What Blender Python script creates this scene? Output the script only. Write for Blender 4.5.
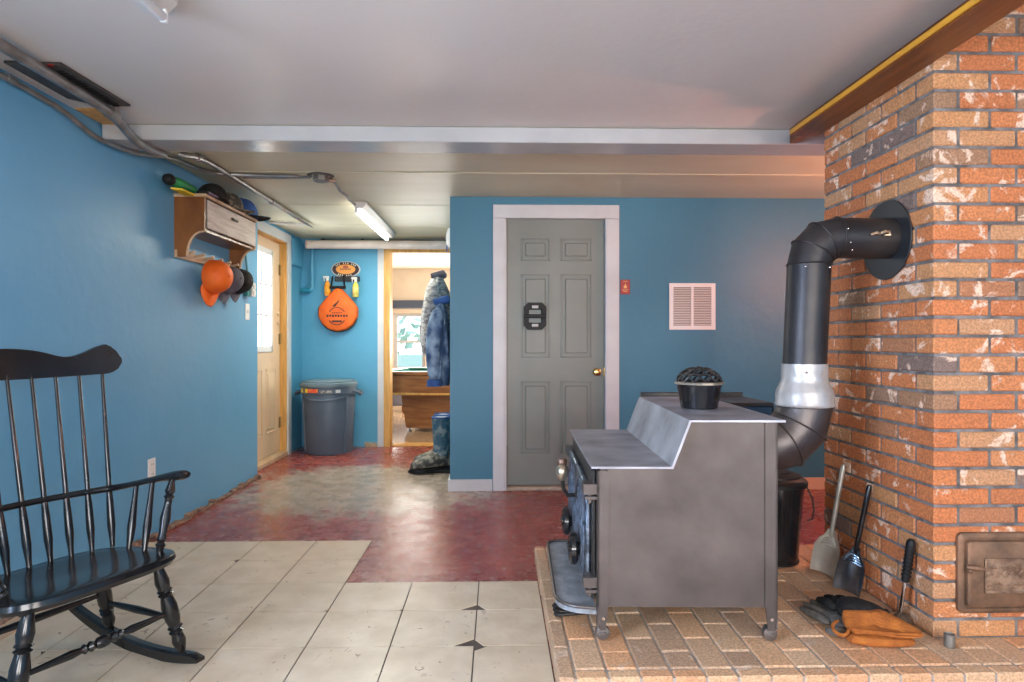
import bpy, bmesh, math, random
from mathutils import Vector, Matrix
random.seed(7)
PI = math.pi
for o in list(bpy.data.objects): bpy.data.objects.remove(o)
S = bpy.context.scene
C = S.collection

# ---------------------------------------------------------------- camera, light, exposure
cam = bpy.data.cameras.new('camera'); co = bpy.data.objects.new('camera', cam); C.objects.link(co)
co.location = (0, 0, 1.10); co.rotation_euler = (PI/2, 0, -math.atan(15/627))
cam.sensor_width = 36; cam.lens = 36*627/1024; cam.clip_start = .05
S.camera = co
S.view_settings.view_transform = 'Standard'; S.view_settings.look = 'None'
S.view_settings.gamma = 1; S.view_settings.use_curve_mapping = False
S.view_settings.exposure = 0.0
w = bpy.data.worlds.new('World'); S.world = w; w.use_nodes = True
wn = w.node_tree.nodes; bg = wn['Background']
sky = wn.new('ShaderNodeTexSky'); sky.sky_type = 'HOSEK_WILKIE'; sky.turbidity = 5; sky.sun_direction = (.3, .2, .9)
w.node_tree.links.new(sky.outputs[0], bg.inputs[0]); bg.inputs[1].default_value = 14.0

def area(name, loc, rot, sx, sy, power, col, spread=PI):
    l = bpy.data.lights.new(name, 'AREA'); l.shape = 'RECTANGLE'; l.size = sx; l.size_y = sy
    l.energy = power; l.color = col; l.spread = spread
    o = bpy.data.objects.new(name, l); C.objects.link(o); o.location = loc; o.rotation_euler = rot
    return o
# daylight through unseen windows added behind the photographer to light the room
area('added_rear_daylight', (-.2, -2.72, 1.35), (PI/2, 0, 0), 1.5, 1.1, 105, (1, .965, .93))
area('added_rear_daylight', (1.9, -2.72, 1.35), (PI/2, 0, 0), 1.2, 1.1, 105, (1, .91, .82))
area('daylight_side_window', (-2.1, .1, 1.35), (0, -PI/2, 0), 1.1, 1.2, 190, (.60, .74, 1))
# daylight outside the entrance door glass
area('daylight_door_glass', (-2.35, 5.62, 1.5), (0, -PI/2, 0), 1.0, .7, 55, (.86, .92, 1))
# fill lamps added to brighten the games room, standing in for window daylight
area('games_room_fill', (-.9, 10.45, 1.25), (-PI/2, 0, 0), 2.4, .8, 100, (1, .97, .92))
area('games_room_fill', (2.2, 8.6, 1.3), (0, PI/2, 0), 1.0, 1.6, 150, (1, .94, .84))

# ---------------------------------------------------------------- helpers
def M(name, c1, c2=None, rough=.5, metal=0, scale=8, bump=0, bscale=None, lo=.35, hi=.65, rough2=None, detail=6, emit=None, stretch=None, spec=.5):
    m = bpy.data.materials.new(name); m.use_nodes = True
    nt = m.node_tree; n = nt.nodes; l = nt.links; b = n['Principled BSDF']
    c1 = (*c1, 1); b.inputs['Base Color'].default_value = c1
    b.inputs['Roughness'].default_value = rough; b.inputs['Metallic'].default_value = metal
    b.inputs['Specular IOR Level'].default_value = spec
    tc = n.new('ShaderNodeTexCoord'); mp = n.new('ShaderNodeMapping'); l.new(tc.outputs['Object'], mp.inputs[0])
    if stretch: mp.inputs['Scale'].default_value = stretch
    if c2:
        ns = n.new('ShaderNodeTexNoise'); ns.inputs['Scale'].default_value = scale; ns.inputs['Detail'].default_value = detail
        l.new(mp.outputs[0], ns.inputs['Vector'])
        r = n.new('ShaderNodeMapRange'); r.inputs[1].default_value = lo; r.inputs[2].default_value = hi
        l.new(ns.outputs['Fac'], r.inputs[0])
        mx = n.new('ShaderNodeMix'); mx.data_type = 'RGBA'; l.new(r.outputs[0], mx.inputs[0])
        mx.inputs[6].default_value = c1; mx.inputs[7].default_value = (*c2, 1); l.new(mx.outputs[2], b.inputs['Base Color'])
        if rough2 is not None:
            r2 = n.new('ShaderNodeMapRange'); r2.inputs[3].default_value = rough; r2.inputs[4].default_value = rough2
            r2.inputs[1].default_value = .1; r2.inputs[2].default_value = .9
            l.new(ns.outputs['Fac'], r2.inputs[0]); l.new(r2.outputs[0], b.inputs['Roughness'])
    if bump:
        nb = n.new('ShaderNodeTexNoise'); nb.inputs['Scale'].default_value = bscale or scale*3; nb.inputs['Detail'].default_value = 5
        l.new(mp.outputs[0], nb.inputs['Vector'])
        bp = n.new('ShaderNodeBump'); bp.inputs['Strength'].default_value = bump; bp.inputs['Distance'].default_value = .01
        l.new(nb.outputs['Fac'], bp.inputs['Height']); l.new(bp.outputs[0], b.inputs['Normal'])
    if emit:
        b.inputs['Emission Color'].default_value = (*emit[:3], 1); b.inputs['Emission Strength'].default_value = emit[3]
    return m

class MB:
    """collects shapes into one mesh"""
    def __init__(s): s.b = bmesh.new()
    def box(s, x0, x1, y0, y1, z0, z1, bev=0, mat=None):
        vs = [s.b.verts.new((x, y, z)) for x in (x0, x1) for y in (y0, y1) for z in (z0, z1)]
        fs = [(0,1,3,2),(4,6,7,5),(0,4,5,1),(2,3,7,6),(0,2,6,4),(1,5,7,3)]
        nf = [s.b.faces.new([vs[i] for i in f]) for f in fs]
        if bev:
            es = {e for f in nf for e in f.edges}
            r = bmesh.ops.bevel(s.b, geom=list(es), offset=bev, segments=1, affect='EDGES', profile=.5)
            vs = list({v for f in r['faces'] for v in f.verts} | {v for v in vs if v.is_valid})
        if mat is not None:
            for v in vs: v.co = mat @ v.co
        return s
    def cbox(s, c, d, bev=0, rot=None):
        m = Matrix.Translation(c) @ (rot.to_4x4() if rot else Matrix.Identity(4))
        return s.box(-d[0]/2, d[0]/2, -d[1]/2, d[1]/2, -d[2]/2, d[2]/2, bev, m)
    def rings(s, rs, cap=True, closed=False):
        R = [[s.b.verts.new(p) for p in r] for r in rs]
        n = len(R[0])
        pairs = list(zip(R, R[1:])) + ([(R[-1], R[0])] if closed else [])
        for a, c in pairs:
            for i in range(n):
                j = (i+1) % n
                try: s.b.faces.new((a[i], a[j], c[j], c[i]))
                except ValueError: pass
        if cap and not closed:
            s.b.faces.new(R[0][::-1]); s.b.faces.new(R[-1])
        return s
    def tube(s, pts, r, n=10, cap=True, flat=None):
        pts = [Vector(p) for p in pts]; rad = r if isinstance(r, (list, tuple)) else [r]*len(pts)
        rs = []; prev = None
        for i, p in enumerate(pts):
            a = (pts[i]-pts[i-1]).normalized() if i else None
            c = (pts[i+1]-pts[i]).normalized() if i < len(pts)-1 else None
            t = ((a or c) + (c or a)).normalized()
            if prev is None:
                u = t.orthogonal().normalized()
                if flat: 
                    u = Vector(flat) - t*t.dot(Vector(flat)); u.normalize()
            else: u = (prev - t*prev.dot(t)).normalized()
            prev = u; v = t.cross(u)
            k = 1
            if a and c: k = 1/max(.5, math.sqrt(max(.25, (1+a.dot(c))/2)))
            e = rad[i]; eu, ev = (e if isinstance(e, tuple) else (e, e))
            rs.append([p + (u*math.cos(q)*eu + v*math.sin(q)*ev)*(k if abs(k-1) > 1e-4 else 1) for q in [2*PI*j/n for j in range(n)]])
        return s.rings(rs, cap)
    def lathe(s, prof, c=(0,0,0), n=24, rot=None, cap=True, sy=1):
        rs = []
        for r, z in prof:
            ring = []
            for j in range(n):
                q = 2*PI*j/n; p = Vector((max(r, 1e-4)*math.cos(q), max(r, 1e-4)*math.sin(q)*sy, z))
                if rot: p = rot @ p
                ring.append(p + Vector(c))
            rs.append(ring)
        return s.rings(rs, cap)
    def turned(s, p0, p1, prof, n=14):
        p0, p1 = Vector(p0), Vector(p1); d = p1-p0; q = d.to_track_quat('Z', 'Y').to_matrix(); L = d.length
        return s.lathe([(r, t*L) for t, r in prof], p0, n, q)
    def prism(s, poly, z0, z1, m=None):
        a = [s.b.verts.new((x, y, z0)) for x, y in poly]; c = [s.b.verts.new((x, y, z1)) for x, y in poly]
        n = len(poly)
        s.b.faces.new(a[::-1]); s.b.faces.new(c)
        for i in range(n): s.b.faces.new((a[i], a[(i+1) % n], c[(i+1) % n], c[i]))
        if m is not None:
            for v in a+c: v.co = m @ v.co
        return s
    def ball(s, c, r, sc=(1,1,1), seg=16, noise=0):
        r0 = bmesh.ops.create_uvsphere(s.b, u_segments=seg, v_segments=max(6, seg*2//3), radius=r)
        for v in r0['verts']:
            k = 1+random.uniform(-noise, noise)
            v.co = Vector((v.co.x*sc[0]*k, v.co.y*sc[1]*k, v.co.z*sc[2]*k)) + Vector(c)
        return s
    def build(s, name, mat, parent=None, smooth=True, mods=None, loc=None):
        bmesh.ops.recalc_face_normals(s.b, faces=s.b.faces)
        me = bpy.data.meshes.new(name); s.b.to_mesh(me); s.b.free()
        me.materials.append(mat)
        o = bpy.data.objects.new(name, me); C.objects.link(o)
        if parent: o.parent = parent
        if loc: o.location = loc
        if smooth:
            for p in me.polygons: p.use_smooth = True
            me.set_sharp_from_angle(angle=math.radians(38))
        for k in (mods or []):
            if k[0] == 'sub': md = o.modifiers.new('s', 'SUBSURF'); md.levels = md.render_levels = k[1]
            if k[0] == 'bev': md = o.modifiers.new('b', 'BEVEL'); md.width = k[1]; md.segments = 2; md.limit_method = 'ANGLE'
            if k[0] == 'sol': md = o.modifiers.new('o', 'SOLIDIFY'); md.thickness = k[1]; md.offset = 0
        return o

def tag(o, label=None, cat=None, group=None, kind=None):
    if label: o['label'] = label
    if cat: o['category'] = cat
    if group: o['group'] = group
    if kind: o['kind'] = kind
    return o
def thing(name, label, cat, loc=(0,0,0), rz=0, group=None):
    o = bpy.data.objects.new(name, None); C.objects.link(o); o.location = loc; o.rotation_euler = (0,0,rz)
    return tag(o, label, cat, group)
def struct(o, label=None): return tag(o, label, None, None, 'structure')
def plab(o, l): o['label'] = l; return o
def rotz(a): return Matrix.Rotation(a, 3, 'Z')
def sx(p0, p1, t): return tuple(a+(b-a)*t for a, b in zip(p0, p1))

# ---------------------------------------------------------------- materials
def wallmat(name, a, b_, scuff, rough=.38):
    m = M(name, a, b_, rough=rough, scale=1.3, lo=.3, hi=.7, bump=.25, bscale=14, rough2=rough+.12)
    return m
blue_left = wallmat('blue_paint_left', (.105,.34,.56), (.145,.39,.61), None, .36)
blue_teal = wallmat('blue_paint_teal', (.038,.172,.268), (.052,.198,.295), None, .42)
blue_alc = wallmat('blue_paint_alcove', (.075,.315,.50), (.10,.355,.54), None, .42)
ceil_m = M('ceiling_gloss_paint', (.70,.645,.60), (.64,.59,.55), rough=.24, scale=1.6, lo=.1, hi=.9, bump=.10, bscale=30, rough2=.42)
ceil2_m = M('ceiling_cream_paint', (.70,.66,.48), (.62,.57,.40), rough=.5, scale=2.2, lo=.3, hi=.7, bump=.1, bscale=20, stretch=(.5,2,1))
beam_m = M('beam_paint_shaded', (.47,.46,.45), (.40,.39,.385), rough=.2, scale=3, bump=.15, bscale=25)  # white paint darkened: shade on the beam's front put into the colour
white_trim = M('white_trim_paint', (.60,.61,.62), (.54,.55,.56), rough=.4, scale=6, bump=.1)
pine = M('bare_pine', (.72,.40,.11), (.55,.28,.07), rough=.45, scale=6, stretch=(6,6,.6), bump=.1)
redwood = M('stained_header', (.24,.075,.014), (.13,.035,.008), rough=.35, scale=5, stretch=(6,.6,6), bump=.15)
yellowpine = M('yellow_edge', (.72,.36,.03), (.55,.24,.02), rough=.3, scale=5, stretch=(6,.6,6))
greydoor = M('grey_door_paint', (.205,.222,.198), (.18,.195,.173), rough=.42, scale=3, bump=.08, bscale=20)
creamdoor = M('cream_door_paint', (.74,.55,.36), (.66,.47,.30), rough=.4, scale=3)
whitepl = M('white_plastic', (.78,.77,.75), rough=.35)
brass = M('brass', (.75,.50,.18), rough=.22, metal=1)
stove_m = M('stove_steel', (.165,.142,.132), (.088,.074,.068), rough=.34, metal=.6, scale=4.5, lo=.3, hi=.72, bump=.04, bscale=50, rough2=.52, detail=10)
stove_top_m = M('worn_steel_blue_sheen', (.52,.54,.60), (.25,.25,.28), rough=.38, metal=.7, scale=6, lo=.3, hi=.72, bump=.06, bscale=70, rough2=.55, detail=10)  # worn steel; bluish tint stands in for light reflected off the slope
castiron = M('cast_iron', (.028,.028,.03), (.05,.045,.04), rough=.42, metal=.4, scale=20, bump=.25, bscale=90)
enamel = M('black_enamel', (.012,.012,.014), rough=.12)
frontblue = M('stove_front_iron', (.26,.33,.44), (.08,.10,.13), rough=.30, metal=.85, scale=30, bump=.4, bscale=70)
pipe_m = M('black_stovepipe', (.030,.029,.032), (.050,.045,.045), rough=.42, metal=.5, scale=6, bump=.12, bscale=40)
pipe_lo = M('scorched_pipe', (.13,.115,.11), (.07,.06,.06), rough=.40, metal=.7, scale=6, bump=.15, bscale=40)
silver = M('galvanised_band', (.50,.48,.46), (.34,.32,.31), rough=.38, metal=.35, scale=9, bump=.5, bscale=14)
steel = M('galvanised_conduit', (.36,.35,.34), (.24,.23,.22), rough=.36, metal=.8, scale=14)
chrome = M('chrome', (.7,.7,.7), rough=.15, metal=1)
blackgloss = M('black_lacquer', (.008,.008,.009), (.014,.014,.015), rough=.16, scale=9)
rubber = M('black_plastic', (.010,.010,.011), rough=.5, spec=.25)
greycan = M('grey_bin_plastic', (.085,.12,.17), (.07,.10,.14), rough=.42, scale=5)
orange = M('orange_fabric', (.86,.15,.008), (.76,.11,.006), rough=.6, scale=14, bump=.3, bscale=40)
suede = M('orange_suede', (.48,.145,.02), (.33,.09,.012), rough=.85, scale=30, bump=.5, bscale=120)
blkcloth = M('black_cloth', (.012,.012,.013), (.03,.028,.026), spec=.2, rough=.8, scale=30, bump=.4, bscale=80)
greycloth = M('grey_cloth', (.085,.08,.10), (.14,.13,.16), rough=.8, scale=12, bump=.3)
navycloth = M('blue_cloth', (.02,.07,.24), (.04,.12,.34), rough=.75, scale=12)
darkwood = M('cabinet_walnut', (.13,.036,.006), (.24,.085,.014), rough=.35, scale=7, stretch=(1,1,.5), bump=.1)
barn = M('whitewashed_wood', (.62,.54,.48), (.38,.30,.25), rough=.6, scale=5, stretch=(1,1,9), lo=.4, hi=.75, bump=.3, bscale=20)
lightwood = M('pale_wood_edge', (.60,.42,.27), (.48,.32,.19), rough=.5, scale=8)
poolwood = M('pool_table_wood', (.22,.075,.022), (.34,.14,.045), rough=.3, scale=4, stretch=(1,1,7), bump=.05)
felt = M('green_felt', (.015,.16,.12), rough=.9)
ivory = M('ivory_paint', (.72,.62,.50), (.66,.56,.45), rough=.5, scale=3)
navy = M('navy_band', (.07,.09,.14), rough=.5)
rust = M('rusty_cast_iron', (.30,.165,.095), (.15,.09,.055), rough=.50, metal=.45, scale=12, bump=.3, bscale=60, rough2=.65)
tin = M('dull_tin', (.34,.33,.30), (.22,.20,.17), rough=.42, metal=.7, scale=14, bump=.2)
tube_on = M('lit_tube', (1,1,1), emit=(1, .97, .90, 12))
glassm = bpy.data.materials.new('window_glass'); glassm.use_nodes = True
_n = glassm.node_tree.nodes; _l = glassm.node_tree.links; _n.clear()
_o = _n.new('ShaderNodeOutputMaterial'); _t = _n.new('ShaderNodeBsdfTransparent'); _g = _n.new('ShaderNodeBsdfGlossy'); _g.inputs['Roughness'].default_value = .03
_x = _n.new('ShaderNodeMixShader'); _x.inputs[0].default_value = .06; _l.new(_t.outputs[0], _x.inputs[1]); _l.new(_g.outputs[0], _x.inputs[2]); _l.new(_x.outputs[0], _o.inputs[0])
leafm = M('leaves', (.45,.55,.34), (.70,.76,.60), rough=.7, scale=14)
bark = M('bark', (.12,.08,.05), rough=.9)
grassm = M('grass', (.42,.50,.30), (.50,.56,.38), rough=.9, scale=5)

def floor_material():
    m = bpy.data.materials.new('worn_red_concrete'); m.use_nodes = True
    nt = m.node_tree; n = nt.nodes; l = nt.links; b = n['Principled BSDF']
    tc = n.new('ShaderNodeTexCoord')
    def noise(s, d=6, st=None, ro=.6):
        t = n.new('ShaderNodeTexNoise'); t.inputs['Scale'].default_value = s; t.inputs['Detail'].default_value = d; t.inputs['Roughness'].default_value = ro
        if st:
            mp = n.new('ShaderNodeMapping'); mp.inputs['Scale'].default_value = st; l.new(tc.outputs['Object'], mp.inputs[0]); l.new(mp.outputs[0], t.inputs['Vector'])
        else: l.new(tc.outputs['Object'], t.inputs['Vector'])
        return t.outputs['Fac']
    def rng(x, a, c, lo=0, hi=1):
        r = n.new('ShaderNodeMapRange'); r.inputs[1].default_value = a; r.inputs[2].default_value = c; r.inputs[3].default_value = lo; r.inputs[4].default_value = hi
        l.new(x, r.inputs[0]); return r.outputs[0]
    def math_(op, a, c):
        q = n.new('ShaderNodeMath'); q.operation = op
        for i, v in enumerate((a, c)):
            if isinstance(v, (int, float)): q.inputs[i].default_value = v
            else: l.new(v, q.inputs[i])
        q.use_clamp = True; return q.outputs[0]
    def mix(f, a, c):
        x = n.new('ShaderNodeMix'); x.data_type = 'RGBA'; l.new(f, x.inputs[0])
        for i, v in ((6, a), (7, c)):
            if isinstance(v, tuple): x.inputs[i].default_value = (*v, 1)
            else: l.new(v, x.inputs[i])
        return x.outputs[2]
    red = mix(rng(noise(3), .3, .7), (.24,.042,.036), (.33,.070,.052))
    bare = mix(rng(noise(5), .35, .65), (.30,.23,.17), (.46,.38,.31))
    # foot traffic from the outer door: worn band around (-1.0, 4.6)
    sp = n.new('ShaderNodeSeparateXYZ'); l.new(tc.outputs['Object'], sp.inputs[0])
    dx = math_('ABSOLUTE', rng(sp.outputs[0], -3, 1, -1.9, 1.9), 0)
    q = n.new('ShaderNodeMath'); q.operation = 'SUBTRACT'; l.new(sp.outputs[0], q.inputs[0]); q.inputs[1].default_value = -.95
    qa = n.new('ShaderNodeMath'); qa.operation = 'ABSOLUTE'; l.new(q.outputs[0], qa.inputs[0])
    p = n.new('ShaderNodeMath'); p.operation = 'SUBTRACT'; l.new(sp.outputs[1], p.inputs[0]); p.inputs[1].default_value = 4.75
    pa = n.new('ShaderNodeMath'); pa.operation = 'ABSOLUTE'; l.new(p.outputs[0], pa.inputs[0])
    k = math_('MULTIPLY', rng(qa.outputs[0], .3, 1.5, 1, 0), rng(pa.outputs[0], .35, 1.25, 1, 0))
    wear = rng(math_('ADD', math_('MULTIPLY', k, .42), math_('MULTIPLY', noise(7, 10, None, .82), .9)), .62, .72)
    scr = rng(noise(17, 10, (1, 1.6, 1), .82), .545, .60, 0, .8)
    col = mix(wear, red, bare)
    col = mix(scr, col, (.50,.40,.34))
    col = mix(rng(noise(34, 8, None, .8), .57, .63, 0, .7), col, (.16,.09,.075))
    l.new(col, b.inputs['Base Color'])
    l.new(rng(noise(9), .3, .7, .17, .38), b.inputs['Roughness'])
    bp = n.new('ShaderNodeBump'); bp.inputs['Strength'].default_value = .25; bp.inputs['Distance'].default_value = .01
    l.new(noise(22), bp.inputs['Height']); l.new(bp.outputs[0], b.inputs['Normal'])
    return m
floor_m = floor_material()
tile_m = M('cream_vinyl_tile', (.72,.60,.45), (.57,.45,.31), rough=.30, scale=7, lo=.3, hi=.72, bump=.15, bscale=30, rough2=.5)
grout_m = M('tile_glue', (.075,.055,.045), (.12,.09,.07), rough=.8, scale=20)
def addspeck(m, scale, thr, col):
    nt = m.node_tree; n = nt.nodes; l = nt.links; b = n['Principled BSDF']
    src = b.inputs['Base Color'].links[0].from_socket
    t = n.new('ShaderNodeTexNoise'); t.inputs['Scale'].default_value = scale; t.inputs['Detail'].default_value = 4; t.inputs['Distortion'].default_value = 1.5
    tc = n.new('ShaderNodeTexCoord'); l.new(tc.outputs['Object'], t.inputs['Vector'])
    r = n.new('ShaderNodeMapRange'); r.inputs[1].default_value = thr; r.inputs[2].default_value = thr+.04; l.new(t.outputs['Fac'], r.inputs[0])
    x = n.new('ShaderNodeMix'); x.data_type = 'RGBA'; l.new(r.outputs[0], x.inputs[0]); l.new(src, x.inputs[6]); x.inputs[7].default_value = (*col, 1)
    l.new(x.outputs[2], b.inputs['Base Color'])
addspeck(tile_m, 22, .68, (.30,.20,.13))
addspeck(tile_m, 9, .66, (.56,.44,.32))

def brick_material(name, stops, white=(.80,.58,.42), wthr=.60, rough=.75, wamt=.9):
    m = bpy.data.materials.new(name); m.use_nodes = True
    nt = m.node_tree; n = nt.nodes; l = nt.links; b = n['Principled BSDF']
    a = n.new('ShaderNodeAttribute'); a.attribute_name = 'tone'
    cr = n.new('ShaderNodeValToRGB'); cr.color_ramp.interpolation = 'LINEAR'
    e = cr.color_ramp.elements
    e[0].position = stops[0][0]; e[0].color = (*stops[0][1], 1); e[1].position = stops[-1][0]; e[1].color = (*stops[-1][1], 1)
    for p, c in stops[1:-1]: x = e.new(p); x.color = (*c, 1)
    l.new(a.outputs['Fac'], cr.inputs[0])
    tc = n.new('ShaderNodeTexCoord')
    t = n.new('ShaderNodeTexNoise'); t.inputs['Scale'].default_value = 10; t.inputs['Detail'].default_value = 7; t.inputs['Roughness'].default_value = .62; t.inputs['Distortion'].default_value = .6; l.new(tc.outputs['Object'], t.inputs['Vector'])
    t2 = n.new('ShaderNodeTexNoise'); t2.inputs['Scale'].default_value = 130; t2.inputs['Detail'].default_value = 4; l.new(tc.outputs['Object'], t2.inputs['Vector'])
    r = n.new('ShaderNodeMapRange'); r.inputs[1].default_value = wthr; r.inputs[2].default_value = wthr+.05; r.inputs[4].default_value = wamt; l.new(t.outputs['Fac'], r.inputs[0])
    x = n.new('ShaderNodeMix'); x.data_type = 'RGBA'; l.new(r.outputs[0], x.inputs[0]); l.new(cr.outputs[0], x.inputs[6]); x.inputs[7].default_value = (*white, 1)
    r2 = n.new('ShaderNodeMapRange'); r2.inputs[1].default_value = .35; r2.inputs[2].default_value = .65; r2.inputs[3].default_value = .70; r2.inputs[4].default_value = 1.15; l.new(t2.outputs['Fac'], r2.inputs[0])
    y = n.new('ShaderNodeMix'); y.data_type = 'RGBA'; y.blend_type = 'MULTIPLY'; y.inputs[0].default_value = 1; l.new(x.outputs[2], y.inputs[6]); l.new(r2.outputs[0], y.inputs[7])
    l.new(y.outputs[2], b.inputs['Base Color']); b.inputs['Roughness'].default_value = rough
    bp = n.new('ShaderNodeBump'); bp.inputs['Strength'].default_value = .5; bp.inputs['Distance'].default_value = .006
    l.new(t2.outputs['Fac'], bp.inputs['Height']); l.new(bp.outputs[0], b.inputs['Normal'])
    return m
brick_m = brick_material('chimney_brick', [(0,(.20,.14,.12)),(.16,(.36,.20,.11)),(.30,(.52,.17,.06)),(.6,(.60,.20,.07)),(.85,(.58,.27,.11)),(1,(.54,.28,.14))], white=(.86,.62,.46), wthr=.562)
hearth_m = brick_material('hearth_brick', [(0,(.50,.32,.20)),(.3,(.64,.41,.25)),(.6,(.74,.47,.27)),(.85,(.74,.37,.18)),(1,(.78,.54,.34))], white=(.70,.56,.44), wthr=.60, rough=.55, wamt=.5)
mortar_m = M('mortar', (.24,.225,.215), (.10,.092,.088), rough=.9, scale=20, bump=.4, bscale=80)

# ================================================================ THE ROOM
XL, YB, ZC = -1.93, 4.612, 2.16
CX, CY0, CY1 = 1.497, 2.114, 2.836
XR = 3.0
fl = MB().box(-2.4, 3.3, -2.9, 6.72, -.15, 0).build('floor', floor_m, smooth=False); struct(fl)
# cream tiles: one sheet, real joints
tb = MB(); gb = MB()
gx0, sz = -.686, .302
gy0 = 2.86
def tile(x, y, x1, y1, cut=()):
    g = .0026; c = [(x+g, y+g), (x1-g, y+g), (x1-g, y1-g), (x+g, y1-g)]; poly = []
    for i, p in enumerate(c):
        if i in cut:
            k = cut[i]; a, d = c[i-1], c[(i+1) % 4]
            for q, kk in ((a, k), (d, k*.7)):
                v = Vector(q)-Vector(p); v.normalize(); poly.append((p[0]+v.x*kk, p[1]+v.y*kk))
        else: poly.append(p)
    tb.prism(poly, .001, .005)
chips = {(1,0,1):.05, (1,0,2):.035, (0,0,1):.03, (1,-1,1):0}
for i in range(-5, 4):
    for j in range(-16, 3):
        x, y = gx0+i*sz, gy0+(j-1)*sz+ .0
        x1, y1 = x+sz, y+sz
        if j > 0:
            y, y1 = gy0+(j-1)*sz, gy0+j*sz
            if i >= 0: continue
        if x1 > .187: x1 = .186
        if x >= x1: continue
        x = max(x, XL+.12 if y < 3.1 else XL+.03)
        if y1 < -2.5: continue
        cut = {}
        if (i, j) == (2, 0): cut = {}
        if random.random() < .10: cut = {random.choice((0,1,2,3)): random.uniform(.014, .03)}
        if (i, j) == (1, 0): cut = {1: .07}
        if (i, j) == (2, 0): cut = {0: .05}
        if (i, j) == (1, -1): cut = {1: .075}
        if (i, j) == (2, -1): cut = {0: .045}
        if (i, j) == (2, -2): cut = {3: .05}
        if (i, j) == (0, 0): cut = {1: .018}
        if (i, j) == (-1, 0): cut = {1: .018}
        if (i, j) == (-3, 2): cut = {1: .03}
        tile(x, y, x1, y1, cut)
        gb.box(x, x1, y, y1, .0002, .0012)
t_o = tb.build('floor', tile_m, smooth=False); struct(t_o, 'cream vinyl floor tiles')
struct(gb.build('floor', grout_m, smooth=False), 'dark glue bed under the tiles')

# left wall (front stretch stands proud of the door stretch), with a window opening near the camera
lw = MB()
lw.box(XL-.15, XL, -2.9, -.5, 0, 2.5).box(XL-.15, XL, .7, 5.10, 0, 2.5).box(XL-.15, XL, -.5, .7, 0, .8).box(XL-.15, XL, -.5, .7, 1.9, 2.5)
struct(lw.build('wall_left', blue_left, smooth=False))
WX = -2.03
DY0, DY1 = 5.27, 6.085
lw2 = MB().box(WX-.15, WX, 5.10, DY0-.02, 0, 2.5).box(WX-.15, WX, DY1+.02, 6.72, 0, 2.5).box(WX-.15, WX, DY0-.02, DY1+.02, 2.06, 2.5)
struct(lw2.build('wall_left_door', blue_alc, smooth=False))
# back partition with the grey door
bw = MB().box(-.345, .045, YB, YB+.12, 0, 2.4).box(.818, XR, YB, YB+.12, 0, 2.4).box(.045, .818, YB, YB+.12, 2.015, 2.4)
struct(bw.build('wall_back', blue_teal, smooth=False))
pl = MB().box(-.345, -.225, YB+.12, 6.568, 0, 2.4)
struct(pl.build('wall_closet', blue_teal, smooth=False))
AY = 6.568
aw = MB().box(-2.2, -1.18, AY, AY+.15, 0, 2.5).box(-.36, -.1, AY, AY+.15, 0, 2.5).box(-1.18, -.36, AY, AY+.15, 2.06, 2.5)
struct(aw.build('wall_far', blue_alc, smooth=False))
struct(MB().box(XR, XR+.15, -2.9, 4.75, 0, 2.5).build('wall_right', blue_left, smooth=False))
rw = MB().box(-2.1, -.95, -2.9, -2.75, 0, 2.5).box(.55, 1.3, -2.9, -2.75, 0, 2.5).box(2.5, 3.1, -2.9, -2.75, 0, 2.5)
for a, b_ in ((-.95, .55), (1.3, 2.5)): rw.box(a, b_, -2.9, -2.75, 0, .8).box(a, b_, -2.9, -2.75, 1.9, 2.5)
struct(rw.build('wall_rear', blue_left, smooth=False))
# ceiling with the opening around the chimney
BY0, BY1 = 3.10, 3.29
cl = MB().box(-2.2, 1.46, -2.9, BY0, ZC, ZC+.06).box(1.46, 3.1, -2.9, .5, ZC, ZC+.06)
struct(cl.build('ceiling', ceil_m, smooth=False))
cl = MB().box(-2.2, 3.1, BY0, 6.72, ZC, ZC+.06)
# the alcove ceiling panels have battened seams
struct(cl.build('ceiling', ceil2_m, smooth=False))
struct(MB().box(1.3, 3.1, .4, BY0, 2.42, 2.5).build('ceiling', redwood, smooth=False), 'dark boarded floor above the chimney opening')
sm = MB()
for y, h in ((3.95, .004), (4.9, .003), (5.75, .003)): sm.box(XL+.02, -.1 if y > 4.6 else 2.9, y, y+.05, ZC-h, ZC-.0005)
struct(sm.build('trim_4', ceil2_m, smooth=False), 'thin painted seam strips on the ceiling')
bm_ = MB().box(XL+.005, 2.6, BY0, BY1, 2.082, ZC-.001)
struct(bm_.build('trim_1', beam_m, smooth=True, mods=[('bev', .006)]), 'white painted ceiling beam')
# stained header around the chimney opening, notched for the brick
hd = MB().box(1.366, 1.492, .3, 2.885, 2.054, 2.086).box(1.462, 1.492, .3, BY0-.002, 2.0865, 2.42)
struct(hd.build('trim_2', redwood, smooth=False), 'red stained wooden header board at the chimney opening')
struct(MB().box(1.360, 1.3655, .3, 2.885, 2.060, 2.079).build('trim_3', yellowpine, smooth=False), 'yellow edge strip of the header')  # narrow yellow strip on the board's left edge
# baseboards
struct(MB().box(-.36, -.035, YB-.014, YB-.001, 0, .085).box(-.36, -.346, YB, YB+.3, 0, .085).build('baseboard_back', white_trim, smooth=False))
struct(MB().box(.905, XR-.01, YB-.014, YB-.001, 0, .085).build('baseboard_right', M('cream_baseboard', (.72,.52,.36), rough=.4), smooth=False))
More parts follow.
